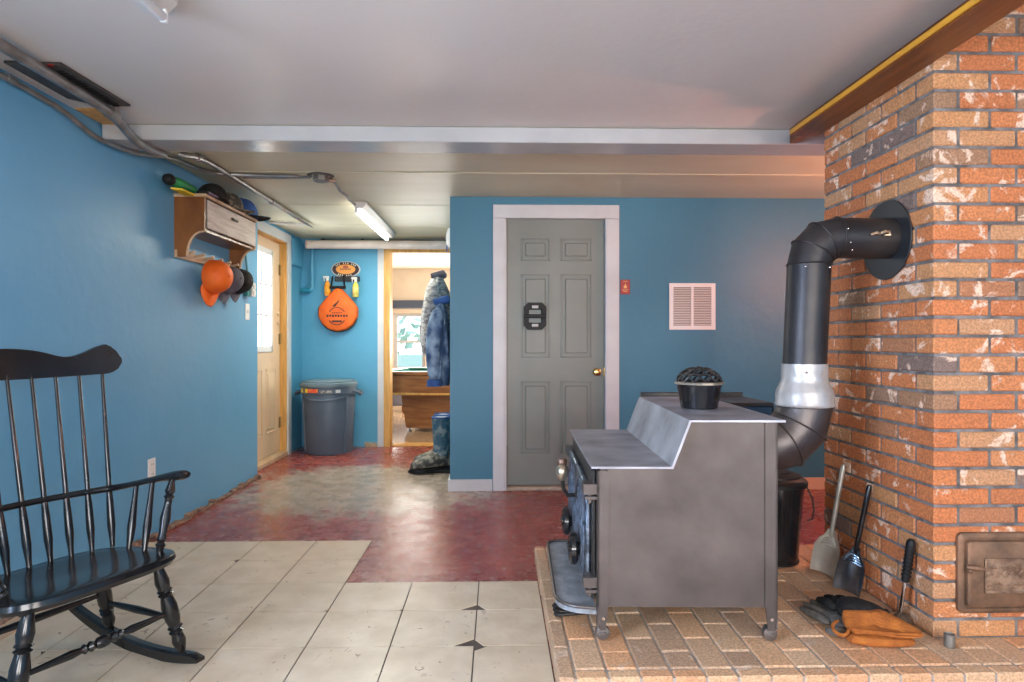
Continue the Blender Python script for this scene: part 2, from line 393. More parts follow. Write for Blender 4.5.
# crumbling edge along the left wall
cb = MB()
y = -2.5
while y < 5.05:
    L = random.uniform(.03, .09); h = random.uniform(.010, .036) if y > 3.3 else random.uniform(.008, .022)
    cb.cbox((XL+.012+random.uniform(0, .012), y+L/2, h/2), (random.uniform(.02, .05), L*1.15, h), .004, rotz(random.uniform(-.25, .25)))
    y += L
crumble = M('crumbled_plaster', (.36,.22,.15), (.10,.06,.05), rough=.9, scale=30, bump=.6, bscale=60)
struct(cb.build('baseboard_left', crumble, smooth=False), 'crumbled plaster and wood edge at the foot of the left wall')
struct(MB().box(XL+.03, XL+.118, -2.5, 3.15, 0, .012).build('trim_5', lightwood, smooth=False), 'bare wooden strip between tiles and left wall')
cb = MB()
for k in range(14):
    cb.cbox((random.uniform(-1.36, -1.25), AY-.012, random.uniform(.0, .03)), (random.uniform(.02, .05), .025, random.uniform(.02, .05)), .004, rotz(random.uniform(-.4, .4)))
struct(cb.build('baseboard_far', M('bare_plaster', (.55,.42,.30), (.30,.22,.15), rough=.9, scale=40), smooth=False), 'crumbled patch at the foot of the alcove wall')
# flaking paint patch beside doorway
# unseen rear windows, added to bring in daylight
def window_unit(name, x0, x1, z0, z1, y, axis='y', mat=white_trim, rails=1, mull=0):
    t = 0.05; b = MB()
    def bx(a0, a1, c0, c1, dep=.05):
        if axis == 'y': b.box(a0, a1, y-dep/2, y+dep/2, c0, c1)
        else: b.box(y-dep/2, y+dep/2, a0, a1, c0, c1)
    bx(x0, x0+t, z0, z1); bx(x1-t, x1, z0, z1); bx(x0+t, x1-t, z0, z0+t); bx(x0+t, x1-t, z1-t, z1)
    for k in range(rails): zz = z0+(z1-z0)*(k+1)/(rails+1); bx(x0+t, x1-t, zz-.02, zz+.02, .04)
    for k in range(mull): xx = x0+(x1-x0)*(k+1)/(mull+1); bx(xx-.012, xx+.012, z0+t, z1-t, .035)
    f = b.build(name, mat, smooth=False); struct(f)
    g = MB()
    if axis == 'y': g.box(x0+t, x1-t, y-.003, y+.003, z0+t, z1-t)
    else: g.box(y-.003, y+.003, x0+t, x1-t, z0+t, z1-t)
    go = g.build('glass_pane', glassm, f, smooth=False)
    return f
window_unit('added_window_1', -.95, .55, .8, 1.9, -2.80)
window_unit('added_window_2', 1.3, 2.5, .8, 1.9, -2.80)
window_unit('window_3', -.5, .7, .8, 1.9, XL-.09, 'x')

# ---------------------------------------------------------------- grey door
def frustum_panel(b, x0, x1, z0, z1, y, s):
    # raised moulding ring and field, facing -y (s=-1)
    for (i, o_, d0) in ((0, .012, .007),):
        b.box(x0, x1, y-d0, y, z0, z0+o_, .002).box(x0, x1, y-d0, y, z1-o_, z1, .002).box(x0, x0+o_, y-d0, y, z0, z1, .002).box(x1-o_, x1, y-d0, y, z0, z1, .002)
    b.box(x0+.032, x1-.032, y-.008, y, z0+.032, z1-.032, .007)
d1 = MB().box(.074, .792, YB+.03, YB+.07, .035, 2.0).build('door_1', greydoor, smooth=False); struct(d1, 'grey six-panel door')
pb = MB()
for (a, c) in ((522, 549), (562, 591)):
    for (t_, u) in ((239, 260), (275, 357), (382, 453)):
        X0, X1 = (a-497)/627*(YB+.03), (c-497)/627*(YB+.03)
        frustum_panel(pb, X0-.008, X1+.008, 1.1-(u-341)/627*4.64-.005, 1.1-(t_-341)/627*4.64+.005, YB+.0302, -1)
pb.build('moulded_panels', greydoor, d1, smooth=True)
kb = MB().lathe([(.027,0),(.029,.004),(.026,.008),(.011,.014),(.011,.03),(.022,.038),(.028,.05),(.026,.062),(.012,.069)], (.738, YB+.03, .871), 20, Matrix.Rotation(PI/2, 3, 'X'))
plab(kb.build('door_knob', brass, d1), 'round brass knob')
MB().cbox((.795, YB+.029, .871), (.006, .03, .06)).build('latch_plate', brass, d1, smooth=False)
cs = MB().box(-.03, .055, YB-.02, YB-.001, 0, 2.0).box(.802, .90, YB-.02, YB-.001, 0, 2.0).box(-.03, .90, YB-.022, YB-.001, 2.0, 2.1)
cs.box(.052, .070, YB-.012, YB+.11, .0, 2.0).box(.797, .815, YB-.012, YB+.11, 0, 2.0).box(.052, .815, YB-.012, YB+.11, 2.0, 2.014)
cso = cs.build('door_casing', white_trim, d1, smooth=False, mods=[('bev', .004)])
plab(cso, 'wide white painted casing')
MB().box(.07, .797, YB-.02, YB+.11, 0, .028, .006).build('threshold', M('worn_sill', (.50,.42,.33), (.35,.28,.2), rough=.5, scale=10), d1, smooth=False)
# tool holder hung on the door
th = thing('strap_tool', 'black octagonal two-slot plastic tool hung on the grey door', 'tool', (.28, YB+.018, 1.283))
def frame_oct(b, w_, h_, cut, t, y0, y1):
    def octo(w, h, c): return [(-w+c,-h),(w-c,-h),(w,-h+c),(w,h-c),(w-c,h),(-w+c,h),(-w,h-c),(-w,-h+c)]
    O = octo(w_, h_, cut); I = octo(w_-t, h_-t, cut*.7)
    for i in range(8):
        j = (i+1) % 8
        q = [O[i], O[j], I[j], I[i]]
        a = [b.b.verts.new((x, y0, z)) for x, z in q]; c = [b.b.verts.new((x, y1, z)) for x, z in q]
        b.b.faces.new(a); b.b.faces.new(c[::-1])
        for k in range(4): b.b.faces.new((a[k], c[k], c[(k+1) % 4], a[(k+1) % 4]))
bb = MB(); frame_oct(bb, .083, .100, .032, .020, -.03, .0)
bb.build('outer_frame', rubber, th, smooth=False)
MB().box(-.08, .08, -.034, .0, -.014, .014, .005).box(-.066, .066, -.028, 0, .048, .082, .004).box(-.066, .066, -.028, 0, -.082, -.048, .004).box(-.067,-.045,-.026,0,-.07,.07,.003).box(.045,.067,-.026,0,-.07,.07,.003).build('grip_bars', rubber, th, smooth=False)
for zz in (.068, -.068): plab(MB().box(-.024, .024, -.033, -.026, zz-.011, zz+.011, .003).build('badge', M('pale_badge', (.45,.45,.44), rough=.4), th, smooth=False), 'pale grey badge')
# red switch plate
rs = thing('alarm_plate', 'small red wall plate with a gold flame mark beside the grey door', 'sign', (.946, YB-.001, 1.499))
MB().box(-.035, .035, -.007, 0, -.054, .054, .002).build('plate', M('red_plate', (.36,.012,.012), rough=.35), rs, smooth=False)
gold = M('gold_print', (.75,.42,.12), rough=.4)
MB().prism([(-.010,-.012),(.010,-.012),(.013,.0),(.006,.010),(.002,.026),(-.004,.012),(-.012,.002)], 0, .0012, Matrix.Translation((0,-.0072,.002)) @ Matrix.Rotation(PI/2, 4, 'X')).build('flame_mark', gold, rs, smooth=False)
for zz, ww in ((-.022, .020), (-.034, .012), (.040, .014)):
    mk = MB()
    for k in range(3): mk.box(-ww+k*ww*.75, -ww+k*ww*.75+ww*.5, -.0082, -.007, zz-.003, zz+.003)
    mk.build('small_print', gold, rs, smooth=False)
# wall vent
vt = thing('return_air_grille', 'square white louvred vent grille on the teal back wall', 'vent', (1.4445, YB-.001, 1.3555))
b = MB(); W = .1715
b.box(-W, W, -.010, 0, -W, -W+.03).box(-W, W, -.010, 0, W-.03, W).box(-W, -W+.03, -.010, 0, -W+.03, W-.03).box(W-.03, W, -.010, 0, -W+.03, W-.03).box(-.009, .009, -.009, 0, -W+.03, W-.03)
b.build('frame', whitepl, vt, smooth=False)
b = MB()
for k in range(22):
    zz = -W+.038+k*.0126
    b.cbox((0, -.006, zz), (2*W-.06, .010, .0022), 0, Matrix.Rotation(.7, 3, 'X'))
b.build('louvres', whitepl, vt, smooth=False)
MB().box(-W+.02, W-.02, -.0015, 0, -W+.02, W-.02).build('backing', M('vent_dark', (.16,.13,.11), rough=.8), vt, smooth=False)

# ---------------------------------------------------------------- outer door on the left
DX = -2.09
d2 = MB()
GZ0, GZ1, GY0, GY1 = 1.02, 1.92, 5.42, 5.86
d2.box(DX-.04, DX, DY0, GY0, .05, 2.03).box(DX-.04, DX, GY1, DY1, .05, 2.03).box(DX-.04, DX, GY0, GY1, .05, GZ0).box(DX-.04, DX, GY0, GY1, GZ1, 2.03)
d2o = d2.build('door_2', creamdoor, smooth=False); struct(d2o, 'cream exterior door with nine-lite window')
b = MB()
for (a, c) in ((5.36, 5.62), (5.72, 5.98)):
    for (z0, z1) in ((.25, .85),):
        b.box(DX, DX+.006, a, a+.015, z0, z1, .002).box(DX, DX+.006, c-.015, c, z0, z1, .002).box(DX, DX+.006, a, c, z0, z0+.015, .002).box(DX, DX+.006, a, c, z1-.015, z1, .002).box(DX, DX+.007, a+.04, c-.04, z0+.04, z1-.04, .006)
b.build('moulded_panels', creamdoor, d2o, smooth=False)
b = MB(); t = .035
b.box(DX, DX+.014, GY0-.01, GY0+t, GZ0-.02, GZ1+.02, .004).box(DX, DX+.014, GY1-t, GY1+.01, GZ0-.02, GZ1+.02, .004).box(DX, DX+.014, GY0, GY1, GZ0-.02, GZ0+t, .004).box(DX, DX+.014, GY0, GY1, GZ1-t, GZ1+.02, .004)
for k in (1, 2):
    yy = GY0+t+(GY1-GY0-2*t)*k/3; zz = GZ0+t+(GZ1-GZ0-2*t)*k/3
    b.box(DX-.015, DX+.008, yy-.007, yy+.007, GZ0+t, GZ1-t).box(DX-.015, DX+.008, GY0+t, GY1-t, zz-.008, zz+.008)
plab(b.build('window_grid', whitepl, d2o, smooth=False), 'white grid of nine panes')
MB().box(DX-.024, DX-.018, GY0, GY1, GZ0, GZ1).build('glass_pane', glassm, d2o, smooth=False)
b = MB().box(WX-.10, WX+.001, DY1+.004, DY1+.02, 0, 2.04).box(WX-.10, WX+.001, DY0-.02, DY0-.004, 0, 2.04).box(WX-.10, WX+.001, DY0-.02, DY1+.02, 2.038, 2.056)
plab(b.build('jamb', pine, d2o, smooth=False), 'bare pine jamb')
b = MB().box(WX+.001, WX+.018, DY1+.02, DY1+.10, 0, 2.13).box(WX+.001, WX+.018, 5.11, DY1+.02, 2.045, 2.13)
b.build('casing', white_trim, d2o, smooth=False)
b = MB()
for zz in (1.78, 1.12, .32):
    hg = MB().box(DX, DX+.004, DY1-.035, DY1+.003, zz-.05, zz+.05).lathe([(.007,-.052),(.007,.052)], (DX+.008, DY1+.002, zz), 8)
    hg.build('hinge', M('tarnished_brass', (.30,.20,.08), rough=.4, metal=.8), d2o)
b.b.free()
lk = MB().lathe([(.02,0),(.02,.012),(.008,.016)], (DX, DY1-.06, 1.27), 12, Matrix.Rotation(PI/2, 3, 'Y'))
lk.lathe([(.02,0),(.02,.012),(.008,.016)], (DX, DY1-.06, 1.36), 12, Matrix.Rotation(PI/2, 3, 'Y'))
MB().box(DX-.06, WX+.02, DY0-.0, DY1+.0, 0, .045, .006).build('sill', lightwood, d2o, smooth=False)
plab(lk.build('lock', creamdoor, d2o), 'painted-over lock bosses')

# ---------------------------------------------------------------- doorway to games room
b = MB().box(-1.116-.062, -1.116, AY-.012, AY+.16, 0, 2.02).box(-1.178, -.35, AY-.012, AY+.16, 2.02, 2.058)
struct(b.build('trim_6', pine, smooth=False), 'bare pine frame of the open doorway')
struct(MB().box(-1.24, -1.179, AY-.02, AY-.001, 0, 2.06).build('trim_7', white_trim, smooth=False), 'white casing left of the open doorway')
struct(MB().box(-1.10, -.36, AY-.01, AY+.18, .0, .012, .004).build('trim_8', pine, smooth=False), 'pine threshold strip')

# games room shell
lam = M('glossy_laminate', (.50,.36,.24), (.42,.28,.17), rough=.12, scale=5, stretch=(8,.8,1))
struct(MB().box(-3.2, 2.4, 6.72, 10.6, -.15, 0).build('floor', lam, smooth=False), 'glossy laminate floor of the games room')
g = MB().box(-3.2, -1.72, 10.5, 10.65, 0, 2.4).box(-1.20, 2.4, 10.5, 10.65, 0, 2.4).box(-1.72, -1.20, 10.5, 10.65, 0, .62).box(-1.72, -1.20, 10.5, 10.65, 1.56, 2.4)
struct(g.build('wall_games_far', ivory, smooth=False))
struct(MB().box(-3.3, -3.15, 6.72, 10.6, 0, 2.4).build('wall_games_left', ivory, smooth=False))
struct(MB().box(2.35, 2.5, 6.72, 10.6, 0, 2.4).build('wall_games_right', ivory, smooth=False))
struct(MB().box(-3.2, -2.2, 6.6, 6.72, 0, 2.4).box(-.1, 2.4, 6.6, 6.72, 0, 2.4).build('wall_games_near', ivory, smooth=False))
struct(MB().box(-3.2, 2.4, 6.72, 10.6, 2.3, 2.4).build('ceiling', ivory, smooth=False), 'ivory ceiling of the games room')
struct(MB().box(-3.1, 2.3, 10.44, 10.499, 1.645, 1.775).build('trim_9', navy, smooth=False), 'navy band across the games room wall')
wu = window_unit('window_4', -1.72, -1.20, .62, 1.56, 10.55, 'y', white_trim)
struct(MB().box(-1.83, -1.721, 10.47, 10.499, .50, 1.63).box(-1.199, -1.12, 10.47, 10.499, .50, 1.63).box(-1.72, -1.20, 10.47, 10.499, 1.561, 1.63).box(-1.72, -1.20, 10.47, 10.499, .50, .619).build('trim_10', M('pale_window_trim', (.74,.60,.46), rough=.4), smooth=False), 'pale wooden casing of the games room window')

# outdoors
go = MB().box(-40, 40, -40, 60, -.6, -.2).build('ground', grassm, smooth=False); struct(go, 'lawn outside')
def tree(x, y, h, r, lab):
    t = thing('leafy_tree', lab, 'tree', (x, y, -.2))
    MB().tube([(0,0,0),(.1,0,h*.5),(0,.1,h*.8)], [.16,.12,.07]).build('trunk', bark, t)
    b = MB()
    for k in range(230):
        a, c_, rr = random.uniform(0, 2*PI), random.uniform(-1, 1), r*random.random()**.4
        q = math.sqrt(1-c_*c_); p = Vector((q*math.cos(a)*rr, q*math.sin(a)*rr, h*.75+c_*rr*.8))
        n_ = Vector((random.gauss(0,1), random.gauss(0,1), random.gauss(0,1))).normalized(); u = n_.orthogonal().normalized(); v = n_.cross(u); L = random.uniform(.10, .22)
        b.b.faces.new([b.b.verts.new(p+u*L), b.b.verts.new(p+v*L*.6), b.b.verts.new(p-u*L), b.b.verts.new(p-v*L*.6)])
    b.build('foliage', leafm, t, smooth=False)
tree(-3.6, 19, 2.6, 1.6, 'leafy tree outside the games room window, right side of the panes')
tree(-5.2, 24, 3.4, 1.7, 'leafy tree outside the games room window, farther off to the left')

# ================================================================ CHIMNEY AND HEARTH
def brick_mesh(bricks, name, mat, parent, bev=.004):
    b = bmesh.new(); tones = []
    for (x0, x1, y0, y1, z0, z1, tone) in bricks:
        mb = MB(); mb.b.free(); mb.b = b
        before = len(b.faces); j = .0012
        mb.box(x0+random.uniform(-j, j), x1+random.uniform(-j, j), y0+random.uniform(-j, j), y1+random.uniform(-j, j), z0+random.uniform(-j, j)*.6, z1+random.uniform(-j, j)*.6, bev)
        tones += [tone]*(len(b.faces)-len(tones))
    # bmesh keeps creation order except for bevel; store by position instead
    me = bpy.data.meshes.new(name); b.to_mesh(me); b.free()
    at = me.attributes.new('tone', 'FLOAT', 'FACE')
    cs_ = [((x0+x1)/2, (y0+y1)/2, (z0+z1)/2, t) for (x0, x1, y0, y1, z0, z1, t) in bricks]
    from mathutils.kdtree import KDTree
    # assign by containment
    grid = {}
    for k, (x0, x1, y0, y1, z0, z1, t) in enumerate(bricks):
        for ix in range(int(x0*10)-1, int(x1*10)+2):
            for iy in range(int(y0*10)-1, int(y1*10)+2):
                for iz in range(int(z0*10)-1, int(z1*10)+2): grid.setdefault((ix, iy, iz), []).append(k)
    for p in me.polygons:
        c = p.center; best = 0
        for k in grid.get((int(c.x*10), int(c.y*10), int(c.z*10)), []):
            x0, x1, y0, y1, z0, z1, t = bricks[k]
            if x0-.004 < c.x < x1+.004 and y0-.004 < c.y < y1+.004 and z0-.003 < c.z < z1+.003: best = t; break
        at.data[p.index].value = best
    me.materials.append(mat)
    o = bpy.data.objects.new(name, me); C.objects.link(o)
    if parent: o.parent = parent
    bm2 = bmesh.new(); bm2.from_mesh(me); bmesh.ops.recalc_face_normals(bm2, faces=bm2.faces); bm2.to_mesh(me); bm2.free()
    return o
ch = thing('brick_chimney', 'orange brick chimney breast rising from the hearth through the ceiling', 'chimney', (0, 0, 0))
P_ = .0649; HZ = .08
bricks = []; th_ = .10; m = .011
nc = int((2.5-HZ)/P_)
for k in range(nc):
    z0 = HZ+k*P_+.004; z1 = HZ+(k+1)*P_-m+.004
    odd = k % 2
    def tone(): return random.choice([random.random()*.3, .3+random.random()*.5, .3+random.random()*.6, .3+random.random()*.5, .3+random.random()*.5, .3+random.random()*.6, .85+random.random()*.15])
    # corner brick: odd -> stretcher on front
    if odd: bricks.append((CX, CX+.193, CY0, CY0+.092, z0, z1, tone())); fx, sy = CX+.193+m, CY0+.092+m
    else: bricks.append((CX, CX+.083, CY0, CY0+.193, z0, z1, tone())); fx, sy = CX+.083+m, CY0+.193+m
    x = fx
    while x < 2.6:
        x1 = min(x+.193, 2.62)
        bricks.append((x, x1, CY0, CY0+.08, z0, z1, tone())); x = x1+m
    y = sy
    while y < CY1-.02:
        y1 = min(y+.193, CY1)
        if CY1-y1 < .03: y1 = CY1
        bricks.append((CX, CX+.08, y, y1, z0, z1, tone())); y = y1+m
brick_mesh(bricks, 'brickwork', brick_m, ch)
MB().box(CX+.006, 2.61, CY0+.006, CY1-.002, HZ, 2.495).build('mortar_core', mortar_m, ch, smooth=False)
# cast iron cleanout door
cd = MB()
def rrect(w, h, r, n=5):
    pts = []
    for cx, cy, a0 in ((w-r, h-r, 0), (-w+r, h-r, 90), (-w+r, -h+r, 180), (w-r, -h+r, 270)):
        for k in range(n+1): a = math.radians(a0+90*k/n); pts.append((cx+r*math.cos(a), cy+r*math.sin(a)))
    return pts
dcx, dcz = 1.735, .308
RX = Matrix.Translation((dcx, CY0, dcz)) @ Matrix.Rotation(PI/2, 4, 'X')
def layered(layers):
    b = MB(); rs = []
    for (w_, h_, r_, d) in layers: rs.append([RX @ Vector((x, y, d)) for x, y in rrect(w_, h_, r_)])
    return b.rings(rs)
cdo = layered([(.163,.137,.020,0),(.163,.137,.020,.012),(.156,.130,.018,.018),(.146,.120,.016,.018),(.143,.117,.014,.012),(.140,.112,.012,.012),(.138,.110,.012,.024),(.132,.104,.010,.028)]).build('cleanout_door', rust, ch)
plab(cdo, 'rusty cast iron cleanout door')
b = MB(); X0, X1, Z0, Z1 = -.085, .065, -.062, .055
for r_ in ((X0, X1, Z0, Z0+.007), (X0, X1, Z1-.007, Z1), (X0, X0+.006, Z0, Z1), (X1-.006, X1, Z0, Z1)): b.box(dcx+r_[0], dcx+r_[1], CY0-.035, CY0-.027, dcz+r_[2], dcz+r_[3], .002)
b.box(dcx+X0, dcx+X1, CY0-.031, CY0-.027, dcz+Z0, dcz+Z1)
for k in range(5):   # embossed swags and scrolls
    x = dcx+X0+.018+k*.028
    b.tube([(x-.013, CY0-.032, dcz+.030), (x-.006, CY0-.033, dcz+.023), (x+.006, CY0-.033, dcz+.023), (x+.013, CY0-.032, dcz+.030)], .0036, 6)
    b.tube([(x+.009*math.cos(q), CY0-.032, dcz+.002+.009*math.sin(q)) for q in [j*PI/4 for j in range(8)]], .0032, 5)
    b.tube([(x-.013, CY0-.032, dcz-.034), (x, CY0-.033, dcz-.027), (x+.013, CY0-.032, dcz-.034)], .0038, 6)
    b.tube([(x-.010, CY0-.032, dcz-.048), (x, CY0-.033, dcz-.042), (x+.010, CY0-.032, dcz-.048)], .002, 6)
b.build('embossed_plaque', M('worn_plaque_iron', (.46,.30,.19), (.20,.12,.075), rough=.42, metal=.5, scale=30, bump=.3, bscale=70), cdo)
b = MB().tube([(1.590, CY0-.030, .335), (1.612, CY0-.045, .337), (1.640, CY0-.045, .332)], [.007,.009,.006], 10).ball((1.603, CY0-.028, .322), .010)
b.build('latch_handle', rust, cdo)

hr = thing('brick_hearth', 'low raised hearth platform of tan bricks under the wood stove', 'hearth', (0,0,0))
hb = []; HX0, HX1, HY0, HY1 = .187, 3.0, 1.893, 3.12
# border course along left edge, then running bond towards the back
y = HY0
while y < HY1-.02:
    y1 = min(y+.196, HY1); hb.append((HX0, HX0+.05, y, y1-.006, .004, HZ, random.random()*.3)); y = y1
x = HX0+.056; col = 0
while x < HX1-.05:
    y = HY0+(.0 if col % 2 == 0 else 0)
    first = .055
    hb.append((x, x+.094, HY0, HY0+first-.006, .004, HZ-.002, .5+random.random()*.4))
    y = HY0+first; L = .198 if col % 2 == 0 else .105
    while y < HY1-.03:
        y1 = min(y+L, HY1); hb.append((x, x+.094, y, y1-.006, .004, HZ+random.uniform(-.0025, -.0005), random.random())); y = y1; L = .198
    x += .100; col += 1
hb = [q for q in hb if not (q[0] > CX+.15 and q[2] > CY0+.2)]
brick_mesh(hb, 'hearth_bricks', hearth_m, hr, .005)
MB().box(HX0+.004, HX1, HY0+.004, HY1-.004, .001, HZ-.007).build('mortar_bed', M('hearth_mortar', (.46,.41,.36), (.30,.265,.235), rough=.9, scale=20), hr, smooth=False)

# ================================================================ WOOD STOVE
st = thing('wood_stove', 'grey steel step-top wood stove on casters standing on the brick hearth', 'stove', (.663, 2.53, HZ), -.035)
SX0, SX1, SY0, SY1 = .342, .950, 2.112, 2.93
def toW(o):  # children built in world coordinates, parented to an empty that is not at the origin
    o.location = o.location - Vector((.65, 2.53, HZ)); return o
prof = [(SX0+.01,.20),(SX1-.01,.20),(SX1-.01,.822),(.655,.822),(.592,.667),(SX0+.01,.667)]
RXZ = Matrix.Rotation(PI/2, 4, 'X')
b = MB().prism([(x, z) for x, z in prof], -(SY1-.01), -(SY0+.01), RXZ)
toW(b.build('body', stove_m, st, smooth=False))
for (y0, y1) in ((SY0, SY0+.008), (SY1-.008, SY1)):   # near and far
    b = MB()
    b.prism([(SX0+.035,.197),(SX1-.040,.197),(SX1-.040,.826),(.660,.826),(.600,.667),(SX0+.035,.667)], -y1, -y0, RXZ)
    toW(b.build('side_plate', stove_m, st, smooth=False))
# top plate: one bent sheet with overhang
tp = [(.318,.672),(.318,.680),(.586,.680),(.646,.836),(.966,.836),(.966,.828),(.652,.828),(.592,.672)]
b = MB().prism(tp, -2.960, -2.078, RXZ)
plab(toW(b.build('top_plate', stove_top_m, st, smooth=False, mods=[('bev', .0008)])), 'worn bare-steel stepped top plate')
# corner legs (angle iron) with casters
for (x0, x1, y0, y1) in ((SX0, SX0+.038, SY0-.006, SY0+.032), (SX1-.042, SX1, SY0-.006, SY0+.032), (SX0, SX0+.038, SY1-.032, SY1+.006), (SX1-.042, SX1, SY1-.032, SY1+.006)):
    front = x0 < .5; top = .660 if front else .824
    yn = y0 if y0 < 2.5 else y1-.007
    xn = x0 if front else x1-.007
    lg = MB()
    xc = (x0+x1)/2
    a = (x0, x1)
    lg.prism([(x0,.20),(x1,.20),(x1,top),(x0,top)], -(yn+.007), -yn, RXZ)
    lg.prism([(x0+.002,.20),(x0+.010,.125),(x1-.010,.125),(x1-.002,.20)], -(yn+.007), -yn, RXZ)
    lg.box(xn, xn+.007, y0, y1, .125, top)
    lg.box(x0+.008, x1-.008, y0+.004, y1-.004, .118, .128)
    lo = toW(lg.build('leg', stove_m, st, smooth=False))
    cs_ = MB().lathe([(.008,.100),(.008,.120)], (xc, (y0+y1)/2, 0), 10)
    yy = (y0+y1)/2
    cs_.lathe([(.012,-.015),(.023,-.012),(.0255,0),(.023,.012),(.012,.015)], (xc, yy, HZ+.0262), 18, Matrix.Rotation(PI/2, 3, 'X')).box(xc-.012, xc+.012, yy-.018, yy+.018, .100, .112, .003)
    toW(cs_.build('caster', M('caster_metal', (.20,.18,.17), rough=.35, metal=.7) if front else bpy.data.materials.get('caster_metal'), lo)) if False else None
    c_o = cs_.build('caster', bpy.data.materials.get('caster_metal') or M('caster_metal', (.20,.18,.17), rough=.35, metal=.7), lo)
    bo = MB().lathe([(.006,0),(.006,.004)], (xc, yn-.001, .16), 8, Matrix.Rotation(PI/2, 3, 'X'))
    bo.build('leg_bolt', chrome, lo)
# cast front (faces left) with two doors, knobs, hinges, handle
FX = SX0-.001
b = MB().box(FX-.014, FX, SY0+.03, SY1-.03, .21, .655, .004)
toW(b.build('front_frame', castiron, st))
for (y0, y1) in ((SY0+.06, 2.525), (2.535, SY1-.06)):
    d = MB().box(FX-.034, FX-.014, y0, y1, .235, .600, .006)
    do = plab(toW(d.build('firebox_door', frontblue, st)), 'dark cast firebox door')
    rb = MB()     # raised ribs and arch relief
    nr = 7
    for k in range(nr):
        yy = y0+.03+(y1-y0-.06)*k/(nr-1); zt = .575-.10*abs(k-(nr-1)/2)/((nr-1)/2)
        rb.box(FX-.040, FX-.033, yy-.006, yy+.006, .255, zt, .002)
    rb.tube([(FX-.036, y0+.02+(y1-y0-.04)*t_, .455+.13*math.sin(PI*t_)) for t_ in [k/12 for k in range(13)]], .006, 6)
    rb.build('relief_ribs', frontblue, do)
    kk = (y0+y1)/2-.02
    kn = MB().lathe([(.024,0),(.024,.012),(.052,.014),(.060,.022),(.058,.038),(.046,.044),(.034,.038),(.020,.040),(.010,.048)], (FX-.034, kk, .325), 20, Matrix.Rotation(-PI/2, 3, 'Y'))
    kn.box(FX-.084, FX-.070, kk-.050, kk+.050, .318, .332, .003)
    kn.build('draft_knob', enamel, do)
for yy, zz in ((SY0+.01, .590), (SY0+.01, .272), (SY1-.01, .590), (SY1-.01, .272)):
    s_ = 1 if yy < 2.5 else -1
    b = MB().prism([(FX-.045, yy-.008), (FX+.004, yy-.008), (FX+.004, yy+s_*.05+.008), (FX-.020, yy+s_*.06+.008), (FX-.045, yy+s_*.04)] if s_ > 0 else [(FX-.045, yy+.008), (FX-.045, yy-.04), (FX-.02, yy-.068), (FX+.004, yy-.058), (FX+.004, yy+.008)], zz-.012, zz+.022)
    b.lathe([(.010,-.045),(.010,-.012)], (FX-.022, yy+s_*.012, zz), 10).prism([(FX-.04, yy-.008), (FX+.004, yy-.008), (FX+.004, yy+.04*s_+.01), (FX-.03, yy+.03*s_+.01)] if s_ > 0 else [(FX-.04, yy+.008), (FX-.03, yy-.04), (FX+.004, yy-.05), (FX+.004, yy+.008)], zz-.030, zz-.020)
    plab(toW(b.build('hinge_block', stove_m, st, smooth=False)), 'grey steel hinge block')
b = MB().tube([(FX-.03, 2.45, .495), (FX-.075, 2.44, .495), (FX-.090, 2.43, .52), (FX-.098, 2.41, .565)], .008, 8).ball((FX-.03, 2.45, .495), .018)
ho = toW(b.build('door_handle', castiron, st))
b = MB().lathe([(.008,0),(.016,.008),(.024,.022),(.026,.036),(.022,.050),(.010,.060)], (FX-.098, 2.41, .56), 14)
plab(b.build('nickel_knob', M('nickel', (.50,.44,.34), rough=.3, metal=.9), ho), 'round nickel knob')
b = MB().lathe([(.010,0),(.020,.010),(.022,.025),(.016,.038)], (FX-.092, 2.50, .59), 12)
plab(b.build('brown_knob', M('brown_knob', (.20,.12,.09), rough=.3, metal=.5), ho), 'smaller brown knob')
# ash lip
def arc(cx, cy, r, a0, a1, n=6): return [(cx+r*math.cos(math.radians(a0+(a1-a0)*k/n)), cy+r*math.sin(math.radians(a0+(a1-a0)*k/n))) for k in range(n+1)]
lip = [(FX, 2.125)] + arc(.300, 2.235, .105, 270, 180)[1:] and [(FX, 2.125)] + arc(.310, 2.235, .105, 265, 180) + arc(.255, 2.80, .05, 180, 90) + [(FX, 2.85)]
b = MB().prism(lip, .165, .182)
ao = plab(toW(b.build('ash_lip', M('ash_lip_iron', (.44,.47,.52), (.24,.26,.29), rough=.42, metal=.4, scale=14, bump=.3, bscale=50), st, smooth=False)), 'rounded ash shelf below the doors')
b = MB().tube([(x, y, .187) for x, y in lip[:1]+lip[1:-1]+lip[-1:]], (.006), 8)
b.build('lip_rim', stove_m, ao)
# rear flue collar
b = MB().lathe([(.100,0),(.100,.06),(.106,.062),(.106,.07)], (SX1-.015, 2.348, .700), 28, Matrix.Rotation(PI/2, 3, 'Y'))
toW(b.build('flue_collar', castiron, st))

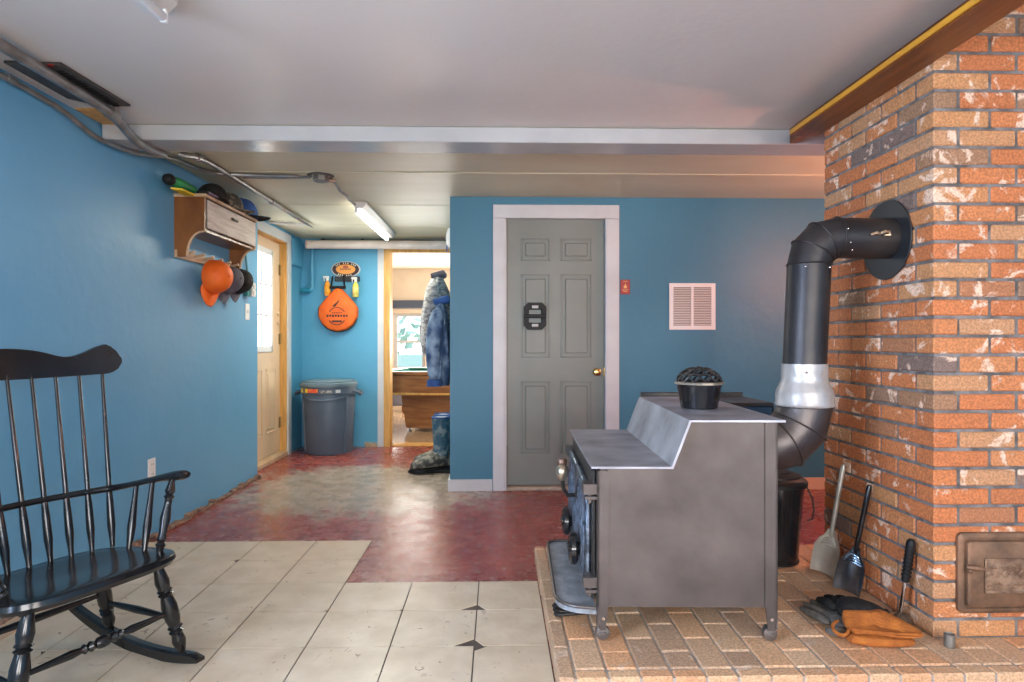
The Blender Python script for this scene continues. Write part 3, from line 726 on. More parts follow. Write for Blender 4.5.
# ---------------------------------------------------------------- stovepipe
FY = 2.348
sp = thing('stovepipe', 'black stovepipe with white band rising from stove into the brick chimney', 'stovepipe', (1.146, FY, .5))
def spb(o): o.location = o.location - Vector(sp.location); return o
def elbow(c, R, a0, a1, nseg, r, mat, name, seam=.0035):
    # gored elbow in the XZ plane; rings mitred, a seam bead at each joint
    b = MB(); pts = []; sb = MB()
    for k in range(nseg+1):
        a = math.radians(a0+(a1-a0)*k/nseg); pts.append(Vector((c[0]+R*math.cos(a), FY, c[1]+R*math.sin(a))))
    n = 32; rs = []
    for k, p in enumerate(pts):
        a = math.radians(a0+(a1-a0)*k/nseg); rad = Vector((math.cos(a), 0, math.sin(a))); kk = 1/math.cos(math.radians((a1-a0)/nseg/2)) if 0 < k < nseg else 1
        rs.append([p + rad*math.cos(2*PI*j/n)*r*kk + Vector((0,1,0))*math.sin(2*PI*j/n)*r for j in range(n)])
        ring = [p + rad*math.cos(2*PI*j/n)*(r+.001)*kk + Vector((0,1,0))*math.sin(2*PI*j/n)*(r+.001) for j in range(n)]
        T = Vector((-math.sin(a), 0, math.cos(a)))
        tr = []
        for q in range(6):
            g = 2*PI*q/6; tr.append([v + (v-p).normalized()*math.cos(g)*seam + T*math.sin(g)*seam for v in ring])
        sb.rings([[tr[q][j] for q in range(6)] for j in range(n)], cap=False, closed=True)
    b.rings(rs)
    o = spb(b.build(name, mat, sp)); so = sb.build('seam', mat, o)
    return o
def rivet(parent, p, mat=chrome): return plab(MB().ball(p, .0042, seg=8).build('rivet', mat, parent), 'bright rivet')
VX = 1.164
r_lo, r_up = .100, .0775
elbow((VX-.155, .855), .155, -90, 0, 3, r_lo, pipe_lo, 'lower_elbow')
b = MB().lathe([(.100,.60),(.100,.601)], (0,0,0)) ; b.b.free()
b = MB().lathe([(r_lo,0),(r_lo,.065)], (1.01-.062, FY, .700), 28, Matrix.Rotation(PI/2, 3, 'Y')); spb(b.build('elbow_sleeve', pipe_lo, sp))
bd = MB().lathe([(r_lo+.003,.853),(r_lo+.006,.862),(r_lo+.003,.870),(r_lo+.003,.900),(.098,.918),(.088,.938),(.082,.955),(.083,.970),(.0815,1.010),(.0815,1.014)], (VX, FY, 0), 36)
bo = plab(spb(bd.build('white_reducer', silver, sp)), 'pale metal reducer band')
for q in (1.2, 1.9): rivet(bo, (VX-.083*math.cos(q), FY-.083*math.sin(q), .985), steel)
TX = 1.182
b = MB().tube([(VX, FY, 1.005), (TX, FY, 1.392)], r_up, 32)
up = plab(spb(b.build('upright_pipe', pipe_m, sp)), 'matte black upright pipe')
for (dx, dz) in ((.045, 1.372), (-.045, 1.375), (.075, 1.385)):
    rivet(up, (TX+dx, FY-math.sqrt(max(0, r_up**2-dx**2)), dz))
elbow((TX+.100, 1.390), .100, 180, 90, 3, r_up, pipe_m, 'upper_elbow')
b = MB().tube([(TX+.098, FY, 1.490), (CX+.01, FY, 1.490)], r_up-.001, 32)
hp = plab(spb(b.build('horizontal_pipe', pipe_m, sp)), 'black horizontal pipe')
for q, xx in ((.35, 1.30), (.75, 1.315), (-.3, 1.29)): rivet(hp, (xx, FY-r_up*math.cos(q), 1.490-r_up*math.sin(q)))
b = MB().tube([(1.370, FY-.083, 1.490), (1.386, FY-.093, 1.496), (1.40, FY-.088, 1.493), (1.415, FY-.098, 1.500), (1.432, FY-.093, 1.499), (1.436, FY-.088, 1.489), (1.415, FY-.090, 1.487)], .0045, 8)
b.tube([(1.40, FY-.07, 1.494), (1.40, FY-.10, 1.494)], .004, 8)
plab(b.build('damper_handle', M('coiled_wire', (.55,.42,.28), rough=.35, metal=.8), hp), 'coiled wire damper handle')
b = MB().lathe([(.150,-.003),(.152,.0),(.150,.003)], (CX-.006, FY+.022, 1.486), 48, Matrix.Rotation(PI/2, 3, 'Y'))
plab(spb(b.build('wall_collar', M('collar_black', (.03,.033,.038), rough=.30, metal=.3), sp)), 'round black wall collar')

# ---------------------------------------------------------------- steamer pot
pt = thing('steamer_kettle', 'black cast iron humidifier pot with lattice dome lid on the stove top', 'pot', (.795, 2.45, .8365))
b = MB().lathe([(.062,0),(.070,.002),(.075,.03),(.083,.075),(.086,.092),(.092,.096),(.092,.102),(.084,.104)], (0,0,0), 32)
b.build('bowl', enamel, pt)
b = MB().lathe([(.0880,.0945),(.0930,.096),(.0935,.101),(.0890,.104)], (0,0,0), 32, cap=False)
plab(b.build('rim', M('chipped_rim', (.18,.16,.13), (.55,.45,.33), rough=.5, scale=18, lo=.5, hi=.6), pt, mods=[('sol', .003)]), 'chipped worn rim')
b = MB(); R_ = .084
def dome(a, e): return (R_*math.cos(e)*math.cos(a), R_*math.cos(e)*math.sin(a), .104+.056*math.sin(e))
for k in range(12):
    for s_ in (1, -1):
        b.tube([dome(2*PI*k/12+s_*j*.16, math.radians(j*14)) for j in range(6)], .0042, 5)
for e in (0, .55, 1.0):
    b.tube([dome(2*PI*j/20, e) for j in range(21)], .004, 5)
b.ball((0,0,.158), .012, (1,1,.6), 10)
b.build('lattice_lid', castiron, pt)
MB().lathe([(.075,0),(.075,.004)], (0,0,.100), 24).build('inner_lid', castiron, pt)

# ---------------------------------------------------------------- black stand behind stove
bs = thing('metal_stand', 'low black steel stand tucked behind the stove beside the bucket', 'stand', (1.1, 2.86, HZ))
def bsl(o): o.location = o.location-Vector(bs.location); return o
satin = M('satin_black', (.03,.028,.028), (.05,.045,.042), rough=.32, metal=.3, scale=6)
bsl(MB().box(1.018, 1.20, 2.69, 3.02, .815, .832, .003).build('shelf_top', satin, bs, smooth=False))
bsl(MB().box(.70, 1.20, 3.03, 3.055, .815, .850, .003).box(.70, .72, 3.03, 3.055, .08, .815).build('back_rail', satin, bs, smooth=False))
bsl(MB().box(1.02, 1.20, 2.692, 2.700, .765, .815, .002).box(1.190, 1.20, 2.692, 3.02, .765, .815, .002).box(1.03,1.19,3.01,3.018,.765,.815).build('apron', M('blue_black_apron', (.02,.05,.10), rough=.2), bs, smooth=False))
for x, y in ((1.022, 2.702), (1.092, 2.702), (1.022, 2.99), (1.092, 2.99)):
    bsl(MB().box(x, x+.018, y, y+.018, HZ, .815, .002).build('leg', satin, bs, smooth=False))

# ---------------------------------------------------------------- ash bucket
ab = thing('ash_bucket', 'black lidded metal ash bucket behind the stove', 'bucket', (1.290, 2.90, HZ+.001))
b = MB().lathe([(.105,0),(.112,.002),(.112,.012),(.108,.016),(.134,.355),(.138,.358),(.138,.366)], (0,0,0), 32)
b.build('pail', enamel, ab)
b = MB().lathe([(.148,.355),(.149,.372),(.142,.380),(.120,.392),(.118,.400),(.075,.408),(.073,.416),(.020,.420)], (0,0,0), 32)
b.lathe([(.016,.418),(.022,.426),(.018,.440),(.004,.444)], (0,0,0), 16)
b.build('lid', rubber, ab)
b = MB().tube([(.142, 0, .335), (.155, -.01, .335), (.170, -.03, .29), (.172, -.04, .24), (.160, -.05, .20), (.135, -.055, .195)], .004, 8)
b.ball((.143, 0, .335), .012)
b.build('bail_handle', castiron, ab)

# ---------------------------------------------------------------- tools leaning on the chimney side
def shovel(name, label, base, top, L_blade, wid, mblade, mhandle, twist, r=.010):
    base, top = Vector(base), Vector(top)
    t = thing(name, label, 'fireplace tool', tuple(base))
    d = (top-base); L = d.length; z = d.normalized()
    nrm = (Vector(twist) - z*z.dot(Vector(twist))).normalized(); xax = nrm.cross(z).normalized()
    R3 = Matrix((xax, nrm, z)).transposed()     # local x width, y front, z up handle
    def T(o):
        o.matrix_local = R3.to_4x4(); return o
    rs = []
    n = 9
    for z_, w_, dep in ((0, wid*.94, .000), (.004, wid*.96, .001), (L_blade*.45, wid, .004), (L_blade*.8, wid*.96, .012), (L_blade, wid*.72, .020), (L_blade*1.18, wid*.34, .020), (L_blade*1.32, r*1.5, .014)):
        f_ = []
        for k in range(n):
            u = -1+2*k/(n-1); f_.append(Vector((u*w_, dep*0 + .022*abs(u)**3*min(1, w_/wid*1.1), z_)))
        back = [v+Vector((0, -.0035-dep*.6, 0)) for v in f_][::-1]
        rs.append(f_+back)
    b = MB().rings(rs)
    bo = T(b.build('blade', mblade, t))
    b = MB()
    for k in range(4):
        z_ = L_blade*(.86+.07*k); ww = wid*(.62-.10*k)
        b.tube([(-ww, .008, z_), (0, .012, z_+.006), (ww, .008, z_)], .004, 6)
    o = b.build('pressed_ribs', mblade, bo)
    b = MB().tube([(0, -.004, L_blade*1.15), (0, 0, L_blade*1.5), (0, 0, L*.97), (0, 0, L)], [r*.9, r, r, r*.6], 12)
    T(b.build('handle', mhandle, t))
    return t
pewter = M('galvanised_shovel', (.66,.64,.57), (.46,.44,.38), rough=.4, metal=.55, scale=10, bump=.15)
bluish = M('blue_lit_shovel_steel', (.28,.34,.42), (.10,.11,.13), rough=.22, metal=.9, scale=10)  # cool light on the blade put into the steel as blue
shovel('ash_shovel', 'galvanised pale grey ash shovel leaning on the chimney, nearest the bucket', (1.425, 2.70, HZ+.009), (1.484, 2.650, .570), .15, .055, pewter, pewter, (-1, -.9, .3))
shovel('ash_shovel', 'dark steel ash shovel with black handle leaning on the chimney', (1.415, 2.50, HZ+.009), (1.484, 2.462, .528), .14, .052, bluish, enamel, (-1, -1.0, .3))
br = thing('hearth_brush', 'short-handled hearth tool with black rubber grip behind the gloves', 'fireplace tool', (1.445, 2.215, HZ))
def brl(o): o.location = o.location-Vector(br.location); return o
b0, t0 = Vector((1.448, 2.22, .115)), Vector((1.474, 2.195, .395))
brl(plab(MB().tube([sx(b0, t0, .0), sx(b0, t0, .5)], .007, 12).build('shaft', chrome, br), 'chrome shaft'))
b = MB().tube([sx(b0, t0, k) for k in (.44, .46, .6, .75, .9, .97, 1.0)], [.009,.0135,.0125,.014,.0155,.015,.008], 14)
gripo = brl(b.build('grip', rubber, br))
b = MB()
for k in range(9): b.tube([sx(b0, t0, .52+.05*k), sx(b0, t0, .535+.05*k)], .0165, 12)
b.build('grip_ribs', rubber, gripo)
b = MB().lathe([(.012,0),(.030,.008),(.034,.022),(.028,.036),(.010,.042)], (1.452, 2.215, HZ), 16, None, True, .7)
brl(b.build('bristle_head', M('brown_bristle', (.12,.08,.05), (.05,.035,.025), rough=.9, scale=60, bump=.6, bscale=150), br))
# small tin cup
cup = thing('tin_cap', 'tiny dull tin cylinder standing at the chimney corner on the hearth', 'cap', (1.508, 2.055, HZ))
MB().lathe([(.015,0),(.0165,.001),(.0165,.044),(.0145,.045),(.0140,.040),(.001,.039)], (0,0,0), 20).build('cylinder', tin, cup)

# ---------------------------------------------------------------- gloves
def pad(outline, z0, z1, wob=.004, puff=.3):
    """rounded slab from an outline: three rings, domed"""
    cx = sum(p[0] for p in outline)/len(outline); cy = sum(p[1] for p in outline)/len(outline)
    b = MB(); rs = []
    h = z1-z0
    for s_, z in ((.90, z0), (1.0, z0+h*.3), (1.0, z0+h*.65), (.90, z0+h*.95), (.55, z1+h*.12*puff*3), (.2, z1+h*.15*puff*3)):
        rs.append([Vector((cx+(x-cx)*s_, cy+(y-cy)*s_, z+random.uniform(-wob, wob)*(.5 if s_ > .9 else 1))) for x, y in outline])
    return b.rings(rs)
GZ = HZ+.0015
def gq(o, k=.72, dy=0): return [(1.40-(1.40-x)*.95, 2.04+(y-2.04)*k+dy) for x, y in o]
def glove(label, orient, parts_):
    g_ = thing('work_glove', label, 'glove', (1.28, 2.15, HZ), 0, 'pair of welding gloves on the hearth')
    def L(o): o.location = o.location-Vector(g_.location); return o
    return g_, L
# lower glove: suede cuff peeking below, black hand behind left
g1, L1 = glove('lower welding glove lying flat, its grey fingers sticking out on the left', 0, None)
c1 = [(1.16,2.075),(1.24,2.045),(1.33,2.035),(1.395,2.045),(1.40,2.075),(1.35,2.15),(1.28,2.20),(1.21,2.17),(1.17,2.12)]
L1(plab(pad(gq(c1, .85), GZ, GZ+.030).build('cuff', suede, g1, mods=[('sub', 1)]), 'orange suede cuff'))
glovegrey = M('grey_palm', (.15,.135,.115), (.09,.08,.07), rough=.8, scale=40, bump=.5, bscale=90)
c2 = [(1.19,2.17),(1.25,2.17),(1.29,2.23),(1.30,2.30),(1.26,2.35),(1.20,2.34),(1.17,2.26)]
ha = L1(plab(pad(c2, GZ, GZ+.03).build('hand', glovegrey, g1, mods=[('sub', 1)]), 'grey leather hand'))
for k, (a, c_) in enumerate((((1.18,2.19),(1.135,2.34)), ((1.21,2.24),(1.165,2.375)), ((1.24,2.28),(1.205,2.395)), ((1.27,2.29),(1.25,2.40)))):
    L1(MB().tube([(a[0],a[1],GZ+.018), ((a[0]+c_[0])/2-.003,(a[1]+c_[1])/2,GZ+.022), (c_[0],c_[1],GZ+.016)], [.015,.016,.010], 10).build('finger', glovegrey, g1, mods=[('sub', 1)]))
L1(MB().tube([(1.19,2.13,GZ+.02),(1.155,2.115,GZ+.022),(1.135,2.15,GZ+.018)], [.014,.013,.010], 10).build('thumb', glovegrey, g1, mods=[('sub', 1)]))
# upper glove folded on top
g2, L2 = glove('upper welding glove with orange suede cuff and black hand, on top of the other', 0, None)
def dens(o, k=4):
    out = []
    for i in range(len(o)):
        a, c_ = o[i], o[(i+1) % len(o)]
        out += [(a[0]+(c_[0]-a[0])*q/k+random.uniform(-.002,.002), a[1]+(c_[1]-a[1])*q/k+random.uniform(-.002,.002)) for q in range(k)]
    return out
def slab(o, z0, z1, tilt=0):
    cx = sum(p[0] for p in o)/len(o); cy = sum(p[1] for p in o)/len(o); h = z1-z0; rs = []
    for s_, z in ((.97, z0), (1.0, z0+h*.25), (1.0, z0+h*.7), (.97, z1), (.8, z1+h*.10), (.5, z1+h*.22), (.2, z1+h*.26)):
        rs.append([Vector((cx+(x-cx)*s_, cy+(y-cy)*s_, z+tilt*(y-cy)*(z-z0)/h+.003*math.sin(40*x+25*y)*(s_ > .3))) for x, y in o])
    return MB().rings(rs)
c3 = dens([(1.19,2.09),(1.30,2.05),(1.41,2.040),(1.418,2.065),(1.385,2.15),(1.345,2.225),(1.25,2.235),(1.195,2.215),(1.180,2.15)])
cu = L2(plab(slab(gq(c3), GZ+.036, GZ+.060, .25).build('cuff', suede, g2), 'bright orange suede cuff'))
b = MB().tube([(1.198,2.082,GZ+.048),(1.25,2.060,GZ+.050),(1.31,2.046,GZ+.050),(1.405,2.039,GZ+.048)], .004, 6); L2(b.build('cuff_seam', suede, g2))
b = MB().tube([(1.19,2.15,GZ+.05),(1.150,2.13,GZ+.046),(1.138,2.10,GZ+.034),(1.158,2.07,GZ+.028),(1.185,2.085,GZ+.036),(1.20,2.11,GZ+.045)], .006, 8); L2(b.build('hanging_loop', suede, g2, mods=[('sub', 1)]))
c4 = [(1.215,2.19),(1.27,2.19),(1.335,2.185),(1.375,2.20),(1.36,2.27),(1.31,2.33),(1.24,2.34),(1.21,2.27)]
L2(plab(pad([(x, y-.055) for x, y in c4], GZ+.034, GZ+.084, .004, .6).build('hand', blkcloth, g2, mods=[('sub', 1)]), 'black leather hand'))
for (a, c_) in (((1.22,2.27),(1.205,2.385)), ((1.255,2.29),(1.245,2.405)), ((1.29,2.29),(1.285,2.40)), ((1.325,2.27),(1.33,2.375))):
    L2(MB().tube([(a[0],a[1]-.045,GZ+.056), ((a[0]+c_[0])/2,(a[1]+c_[1])/2-.045,GZ+.060), (c_[0],c_[1]-.045,GZ+.044)], [.018,.018,.012], 10).build('finger', blkcloth, g2, mods=[('sub', 1)]))
L2(MB().tube([(1.35,2.16,GZ+.055),(1.385,2.19,GZ+.055),(1.395,2.23,GZ+.045)], [.015,.014,.010], 10).build('thumb', blkcloth, g2, mods=[('sub', 1)]))

# iron scroll tool under the ash lip
sc = thing('iron_lid_lifter', 'looped black iron lifter lying on the hearth under the ash lip', 'stove tool', (.24, 2.35, HZ))
b = MB()
for k in range(3):
    y = 2.30+k*.035
    b.tube([(.34-.24, y+.02-2.35, .010), (.27-.24, y+.012-2.35, .012), (.222-.24, y-2.35, .010), (.210-.24, y+.018-2.35, .010), (.225-.24, y+.034-2.35, .012), (.28-.24, y+.03-2.35, .010), (.35-.24, y+.035-2.35, .010)], .006, 8)
b.build('loops', castiron, sc, mods=[('sub', 1)])
MB().tube([(.07, -.04, .016), (.10, .0, .016), (.11, .07, .016)], .006, 8).build('crossbar', castiron, sc)

# ================================================================ ROCKING CHAIR
RA = math.radians(-26)-PI/2
rc = thing('rocking_chair', 'black lacquered spindle-back rocking chair standing on the cream tiles', 'chair', (-1.35, 2.005, 0), RA)
BL = blackgloss
def seat_z(x, y): return .375 + y*.09 - .010*math.exp(-((y+.02)/.14)**2)*math.exp(-(x/.18)**2)
SW, SD = .275, .235
def outline(s_, n=40):
    pts = []
    for k in range(n):
        a = 2*PI*k/n; ca, sa = math.cos(a), math.sin(a)
        e = .55; x = SW*s_*math.copysign(abs(ca)**e, ca); y = SD*s_*math.copysign(abs(sa)**e, sa)
        if y < 0: x *= 1-.10*(-y/SD)
        pts.append((x, y))
    return pts
b = MB(); rs = []
for s_, dz in ((.86, -.036), (.97, -.032), (1.0, -.018), (.985, -.004), (.95, 0)):
    rs.append([Vector((x, y, .375+y*.09+dz)) for x, y in outline(s_)])
for s_ in (.75, .5, .25, .05): rs.append([Vector((x, y, seat_z(x, y))) for x, y in outline(s_)])
b.rings(rs); b.build('seat', BL, rc)
leg_prof = [(0,.013),(.05,.015),(.20,.023),(.28,.019),(.30,.024),(.32,.016),(.34,.024),(.36,.018),(.48,.025),(.62,.024),(.70,.018),(.72,.024),(.75,.015),(.77,.023),(.80,.017),(.88,.022),(.95,.017),(1,.012)]
feet = {}
for sx_ in (-1, 1):
    for sy_ in (-1, 1):
        top = Vector((sx_*.19, sy_*.155, .345+sy_*.155*.09)); ft = Vector((sx_*.255, sy_*.19+.0, .052 if sy_ > 0 else .058))
        feet[(sx_, sy_)] = (top, ft)
        MB().turned(top, ft, leg_prof, 16).build('leg', BL, rc)
        MB().cbox((top.x, top.y, top.z-.001), (.07, .05, .012), .003).build('leg_pad', BL, rc)
# rockers: curved bars
for sx_ in (-1, 1):
    rs = []; n = 24; R = 1.05
    for k in range(n+1):
        t_ = -.42+.70*k/n; a = (t_-.02)/R; z = R-R*math.cos(a)
        x = sx_*(.255-.0*t_); h = .040*(1-.35*abs((k-n/2)/(n/2))**3); w_ = .016
        if k in (0, n): h *= .55
        z0 = z+.001
        rs.append([Vector((x-w_, t_, z0)), Vector((x+w_, t_, z0)), Vector((x+w_, t_, z0+h*.8)), Vector((x+w_*.6, t_, z0+h)), Vector((x-w_*.6, t_, z0+h)), Vector((x-w_, t_, z0+h*.8))])
    MB().rings(rs).build('rocker', BL, rc)
# stretchers
def lp(k, t_): return feet[k][0].lerp(feet[k][1], t_)
fs = [(0,.007),(.12,.009),(.30,.013),(.36,.009),(.38,.015),(.40,.009),(.42,.016),(.45,.010),(.47,.017),(.50,.019),(.53,.017),(.55,.010),(.58,.016),(.60,.009),(.62,.015),(.64,.009),(.70,.013),(.88,.009),(1,.007)]
MB().turned(lp((-1,1), .55), lp((1,1), .55), fs).build('front_stretcher', BL, rc)
ps = [(0,.007),(.3,.011),(.5,.013),(.7,.011),(1,.007)]
MB().turned(lp((-1,-1), .50), lp((1,-1), .50), ps).build('rear_stretcher', BL, rc)
for s_ in (-1, 1): MB().turned(lp((s_,-1), .62), lp((s_,1), .62), ps).build('side_stretcher', BL, rc)
# back spindles, arm bow, crest
nS = 9
def spb_(k):
    u = (k-(nS-1)/2)/((nS-1)/2); return Vector((u*.252, -.205+.035*u*u, .355))
def spt(k):
    u = (k-(nS-1)/2)/((nS-1)/2); return Vector((u*.290, -.335+.045*u*u, .985-.004*u*u))
arm_t = .325
for k in range(nS):
    p0, p1 = spb_(k), spt(k)
    MB().turned(p0, p1, [(0,.008),(.04,.009),(.12,.0135),(.24,.012),(.33,.009),(.36,.008),(.39,.0085),(.6,.0075),(1,.0058)], 10).build('back_spindle', BL, rc)
mid = [spb_(k).lerp(spt(k), arm_t) for k in range(nS)]
L0, R0 = mid[0], mid[-1]
tipz = .045
pts = []; rad = []
def armside(s_):
    e = mid[-1] if s_ > 0 else mid[0]
    return [Vector((s_*(abs(e.x)+.020), e.y+.06, e.z+.012)), Vector((s_*(abs(e.x)+.030), e.y+.16, e.z+.036)), Vector((s_*(abs(e.x)+.032), e.y+.26, e.z+.060)), Vector((s_*(abs(e.x)+.036), e.y+.325, e.z+.072)), Vector((s_*(abs(e.x)+.038), e.y+.365, e.z+.076))]
LA, RA_ = armside(-1), armside(1)
pts = LA[::-1] + mid + RA_
rad = [(.028,.017),(.031,.019),(.022,.014),(.016,.011),(.014,.011)] + [(.012,.0115)]*nS + [(.014,.011),(.016,.011),(.022,.014),(.031,.019),(.028,.017)]
MB().tube(pts, rad, 12, flat=(1,0,0)).build('arm_rail', BL, rc, mods=[('sub', 1)])
for s_ in (-1, 1):
    A = armside(s_)
    for q, (yb, at_, big) in enumerate(((-.06, .55, 0), (.03, 1.35, 0), (.115, 2.55, 1))):
        i = int(at_); f_ = at_-i; tp_ = A[i].lerp(A[i+1], f_)
        bs_ = Vector((s_*(.238-.006*q), yb, .365+yb*.09))
        pr = [(0,.008),(.1,.010),(.35,.014),(.7,.010),(1,.008)] if not big else [(0,.009),(.08,.012),(.12,.017),(.15,.011),(.18,.016),(.25,.012),(.45,.017),(.62,.012),(.70,.012),(.73,.018),(.76,.011),(.80,.017),(.9,.011),(1,.009)]
        MB().turned(bs_, tp_, pr, 12).build('arm_post' if big else 'arm_spindle', BL, rc)
# crest rail
rs = []; n = 48
for k in range(n+1):
    u = -1+2*k/n; x = u*.352; y = -.338+.070*u*u
    top = 1.062 + .012*math.exp(-(u/.30)**2) - .020*math.exp(-((abs(u)-.52)/.17)**2) + .022*math.exp(-((abs(u)-.86)/.13)**2)
    bot = .970 - .002*math.cos(u*PI) + .006*u*u
    if abs(u) > .84: 
        e = (abs(u)-.84)/.16; c_ = (top+bot)/2+.003; h = (top-bot)/2+.003; k2 = math.sqrt(max(.02, 1-e*e)); top, bot = c_+h*k2, c_-h*k2
    w_ = .011
    dy = lambda z: -(z-.97)*.18
    rs.append([Vector((x, y-w_+dy(bot), bot)), Vector((x, y+w_+dy(bot), bot)), Vector((x, y+w_+dy(top), top)), Vector((x, y-w_+dy(top), top))])
MB().rings(rs).build('crest_rail', BL, rc, mods=[('bev', .003)])

# ================================================================ LEFT WALL THINGS
# wall cabinet with pegs
sc_y0, sc_y1, sc_x = 3.795, 4.59, -1.75
wc = thing('wall_cabinet', 'wall-hung walnut cabinet with whitewashed flap and peg rail on the blue wall', 'cabinet', (XL, 4.19, 1.60))
def wl(o): o.location = o.location-Vector(wc.location); return o
side = [(XL,1.605),(-1.862,1.605)] + [(-1.862+.095*(1-math.cos(t_))*1.0, 1.605+.155*math.sin(t_)) for t_ in [k*PI/2/8 for k in range(1, 9)]] + [(sc_x,1.765),(sc_x,1.962),(XL,1.962)]
for y in (sc_y0, sc_y1-.02):
    b = MB().prism(side, -(y+.02), -y, RXZ)
    wl(plab(b.build('side_panel', darkwood, wc, smooth=False), 'walnut side panel with curved cutout'))
    b = MB().tube([(x+.001, y+.01, z) for x, z in side[1:11]], .0105, 4); wl(b.build('pale_edge_strip', lightwood, wc, smooth=False))
wl(MB().box(XL, sc_x+.012, sc_y0-.012, sc_y1+.012, 1.962, 1.982, .004).build('top_board', lightwood, wc, smooth=False))
wl(MB().box(XL, sc_x-.005, sc_y0+.02, sc_y1-.02, 1.758, 1.772).build('bottom_board', darkwood, wc, smooth=False))
wl(MB().box(XL, XL+.012, sc_y0+.02, sc_y1-.02, 1.762, 1.955).build('back_board', darkwood, wc, smooth=False))
flap = wl(plab(MB().box(sc_x-.002, sc_x+.010, sc_y0+.03, sc_y1-.03, 1.780, 1.950, .003).build('flap_door', barn, wc, smooth=False), 'whitewashed drop flap'))
MB().tube([(sc_x+.010, 4.15, 1.905), (sc_x+.024, 4.155, 1.895), (sc_x+.024, 4.215, 1.895), (sc_x+.010, 4.22, 1.905)], .006, 8).build('pull_handle', castiron, flap)
wl(plab(MB().box(XL, XL+.022, sc_y0-.0, sc_y1, 1.600, 1.650, .003).build('peg_rail', lightwood, wc, smooth=False), 'pale wooden peg rail'))
for k in range(6):
    y = sc_y0+.08+k*.13
    wl(MB().tube([(XL+.01, y, 1.628), (XL+.085, y, 1.645)], [.008, .010], 8).build('peg', lightwood, wc))

def cap_hat(label, loc, rot, m1, m2, sc=1, hang=False, group=None):
    t = thing('baseball_cap', label, 'cap', loc, 0, group); t.rotation_euler = rot; t.scale = (sc,)*3
    rs = []; n = 24
    for e in (0, .08, .3, .55, .8, 1.05, 1.3, 1.5):
        r = .088*math.cos(e)**.75 if e < 1.5 else .004; z = .112*math.sin(e)
        rs.append([Vector((r*math.cos(2*PI*j/n), r*1.12*math.sin(2*PI*j/n)*(1), z)) for j in range(n)])
    inner = [[Vector((v.x*.95, v.y*.95, v.z*.93)) for v in r] for r in rs][::-1]
    MB().rings(inner+rs, cap=True).build('crown', m1, t)
    rs = []
    for k in range(9):
        a = math.radians(-58+116*k/8); base = Vector((.088*math.sin(a), .098*math.cos(a), .004)); ext = .078*math.cos(a*1.35)**.7 if abs(a*1.35) < PI/2 else 0.0
        tip = Vector((base.x*1.0, base.y+ext, .004-.018*abs(math.sin(a))*1.2))
        mid_ = (base+tip)/2+Vector((0,0,.004))
        rs.append([base, mid_, tip, tip-Vector((0,0,.004)), mid_-Vector((0,0,.004)), base-Vector((0,0,.004))])
    MB().rings(rs).build('brim', m2, t, mods=[('sub', 1)])
    MB().ball((0,0,.113), .008, (1,1,.6), 8).build('button', m2, t)
    return t
zt = 1.983
cap_hat('black baseball cap lying on the near half of the wall cabinet', (-1.83, 4.075, zt+.002), (.0, 0, -2.4), blkcloth, blkcloth, 1.1)
camo = M('camo_cloth', (.05,.05,.04), (.20,.17,.12), rough=.8, scale=26, lo=.48, hi=.54)
cap_hat('camouflage baseball cap on the middle of the wall cabinet', (-1.815, 4.28, zt+.004), (0, 0, -1.2), camo, camo, 1.0)
cap_hat('blue baseball cap at the far end of the wall cabinet top', (-1.82, 4.51, zt+.002), (0, 0, -1.4), navycloth, blkcloth, 1.15)
# dark gloves heap / folded bag
fb = thing('folded_pouch', 'flat black pouch with purple trim on the near end of the wall cabinet', 'pouch', (-1.80, 3.84, zt))
MB().box(-.018, .060, -.015, .115, .001, .024, .006).build('pouch_body', blkcloth, fb)
plab(MB().box(.058, .064, -.010, .110, .004, .020, .002).build('trim_strip', M('purple_print', (.25,.18,.28), (.10,.07,.11), rough=.7, scale=60), fb), 'purple-grey printed trim')
# green / yellow umbrella bundle
um = thing('folded_umbrella', 'rolled green and yellow umbrella sticking out from the cabinet top', 'umbrella', (-1.86, 3.815, zt+.028))
um.rotation_euler = (0, 0, 0)
b = MB().tube([(.0, .12, .015), (0, 0, .01), (.01, -.13, .004), (.012, -.22, 0)], [.022,.030,.034,.028], 12); plab(b.build('green_canopy', M('green_cloth', (.02,.33,.09), (.03,.24,.08), rough=.6, scale=10), um, mods=[('sub', 1)]), 'green rolled cloth')
b = MB().prism([(.00,-.20),(.055,-.17),(.06,-.02),(.05,.02),(.0,.02)], -.046, -.034); plab(b.build('yellow_flap', M('yellow_cloth', (.75,.52,.03), rough=.7), um, smooth=False, mods=[('bev', .003)]), 'yellow hanging flap')
b = MB().lathe([(.010,-.01),(.030,-.005),(.034,.02),(.024,.045),(.010,.05)], (.012, -.22, 0), 14, Matrix.Rotation(PI/2, 3, 'X')); b.build('dark_end_cap', rubber, um)

# hanging caps
def hang_cap(label, loc, ydir, zdir, m1, m2, sc):
    t = cap_hat(label, loc, (0,0,0), m1, m2, sc)
    y_ = Vector(ydir).normalized(); z_ = Vector(zdir); z_ = (z_-y_*z_.dot(y_)).normalized(); x_ = y_.cross(z_)
    t.rotation_euler = Matrix((x_, y_, z_)).transposed().to_euler(); return t
hang_cap('orange baseball cap hanging from the peg rail', (XL+.065, 4.16, 1.520), (-.02, -.16, -1), (1, -.30, .0), orange, orange, 1.15)
hang_cap('dark grey baseball cap hanging between the orange cap and the black one', (XL+.065, 4.375, 1.520), (.0, -.38, -.9), (1, -.2, .2), greycloth, greycloth, 1.0)
hang_cap('black baseball cap hanging last on the peg rail, nearest the outer door', (XL+.06, 4.57, 1.530), (.0, -.35, -.9), (1, -.1, .2), blkcloth, greycloth, .95)

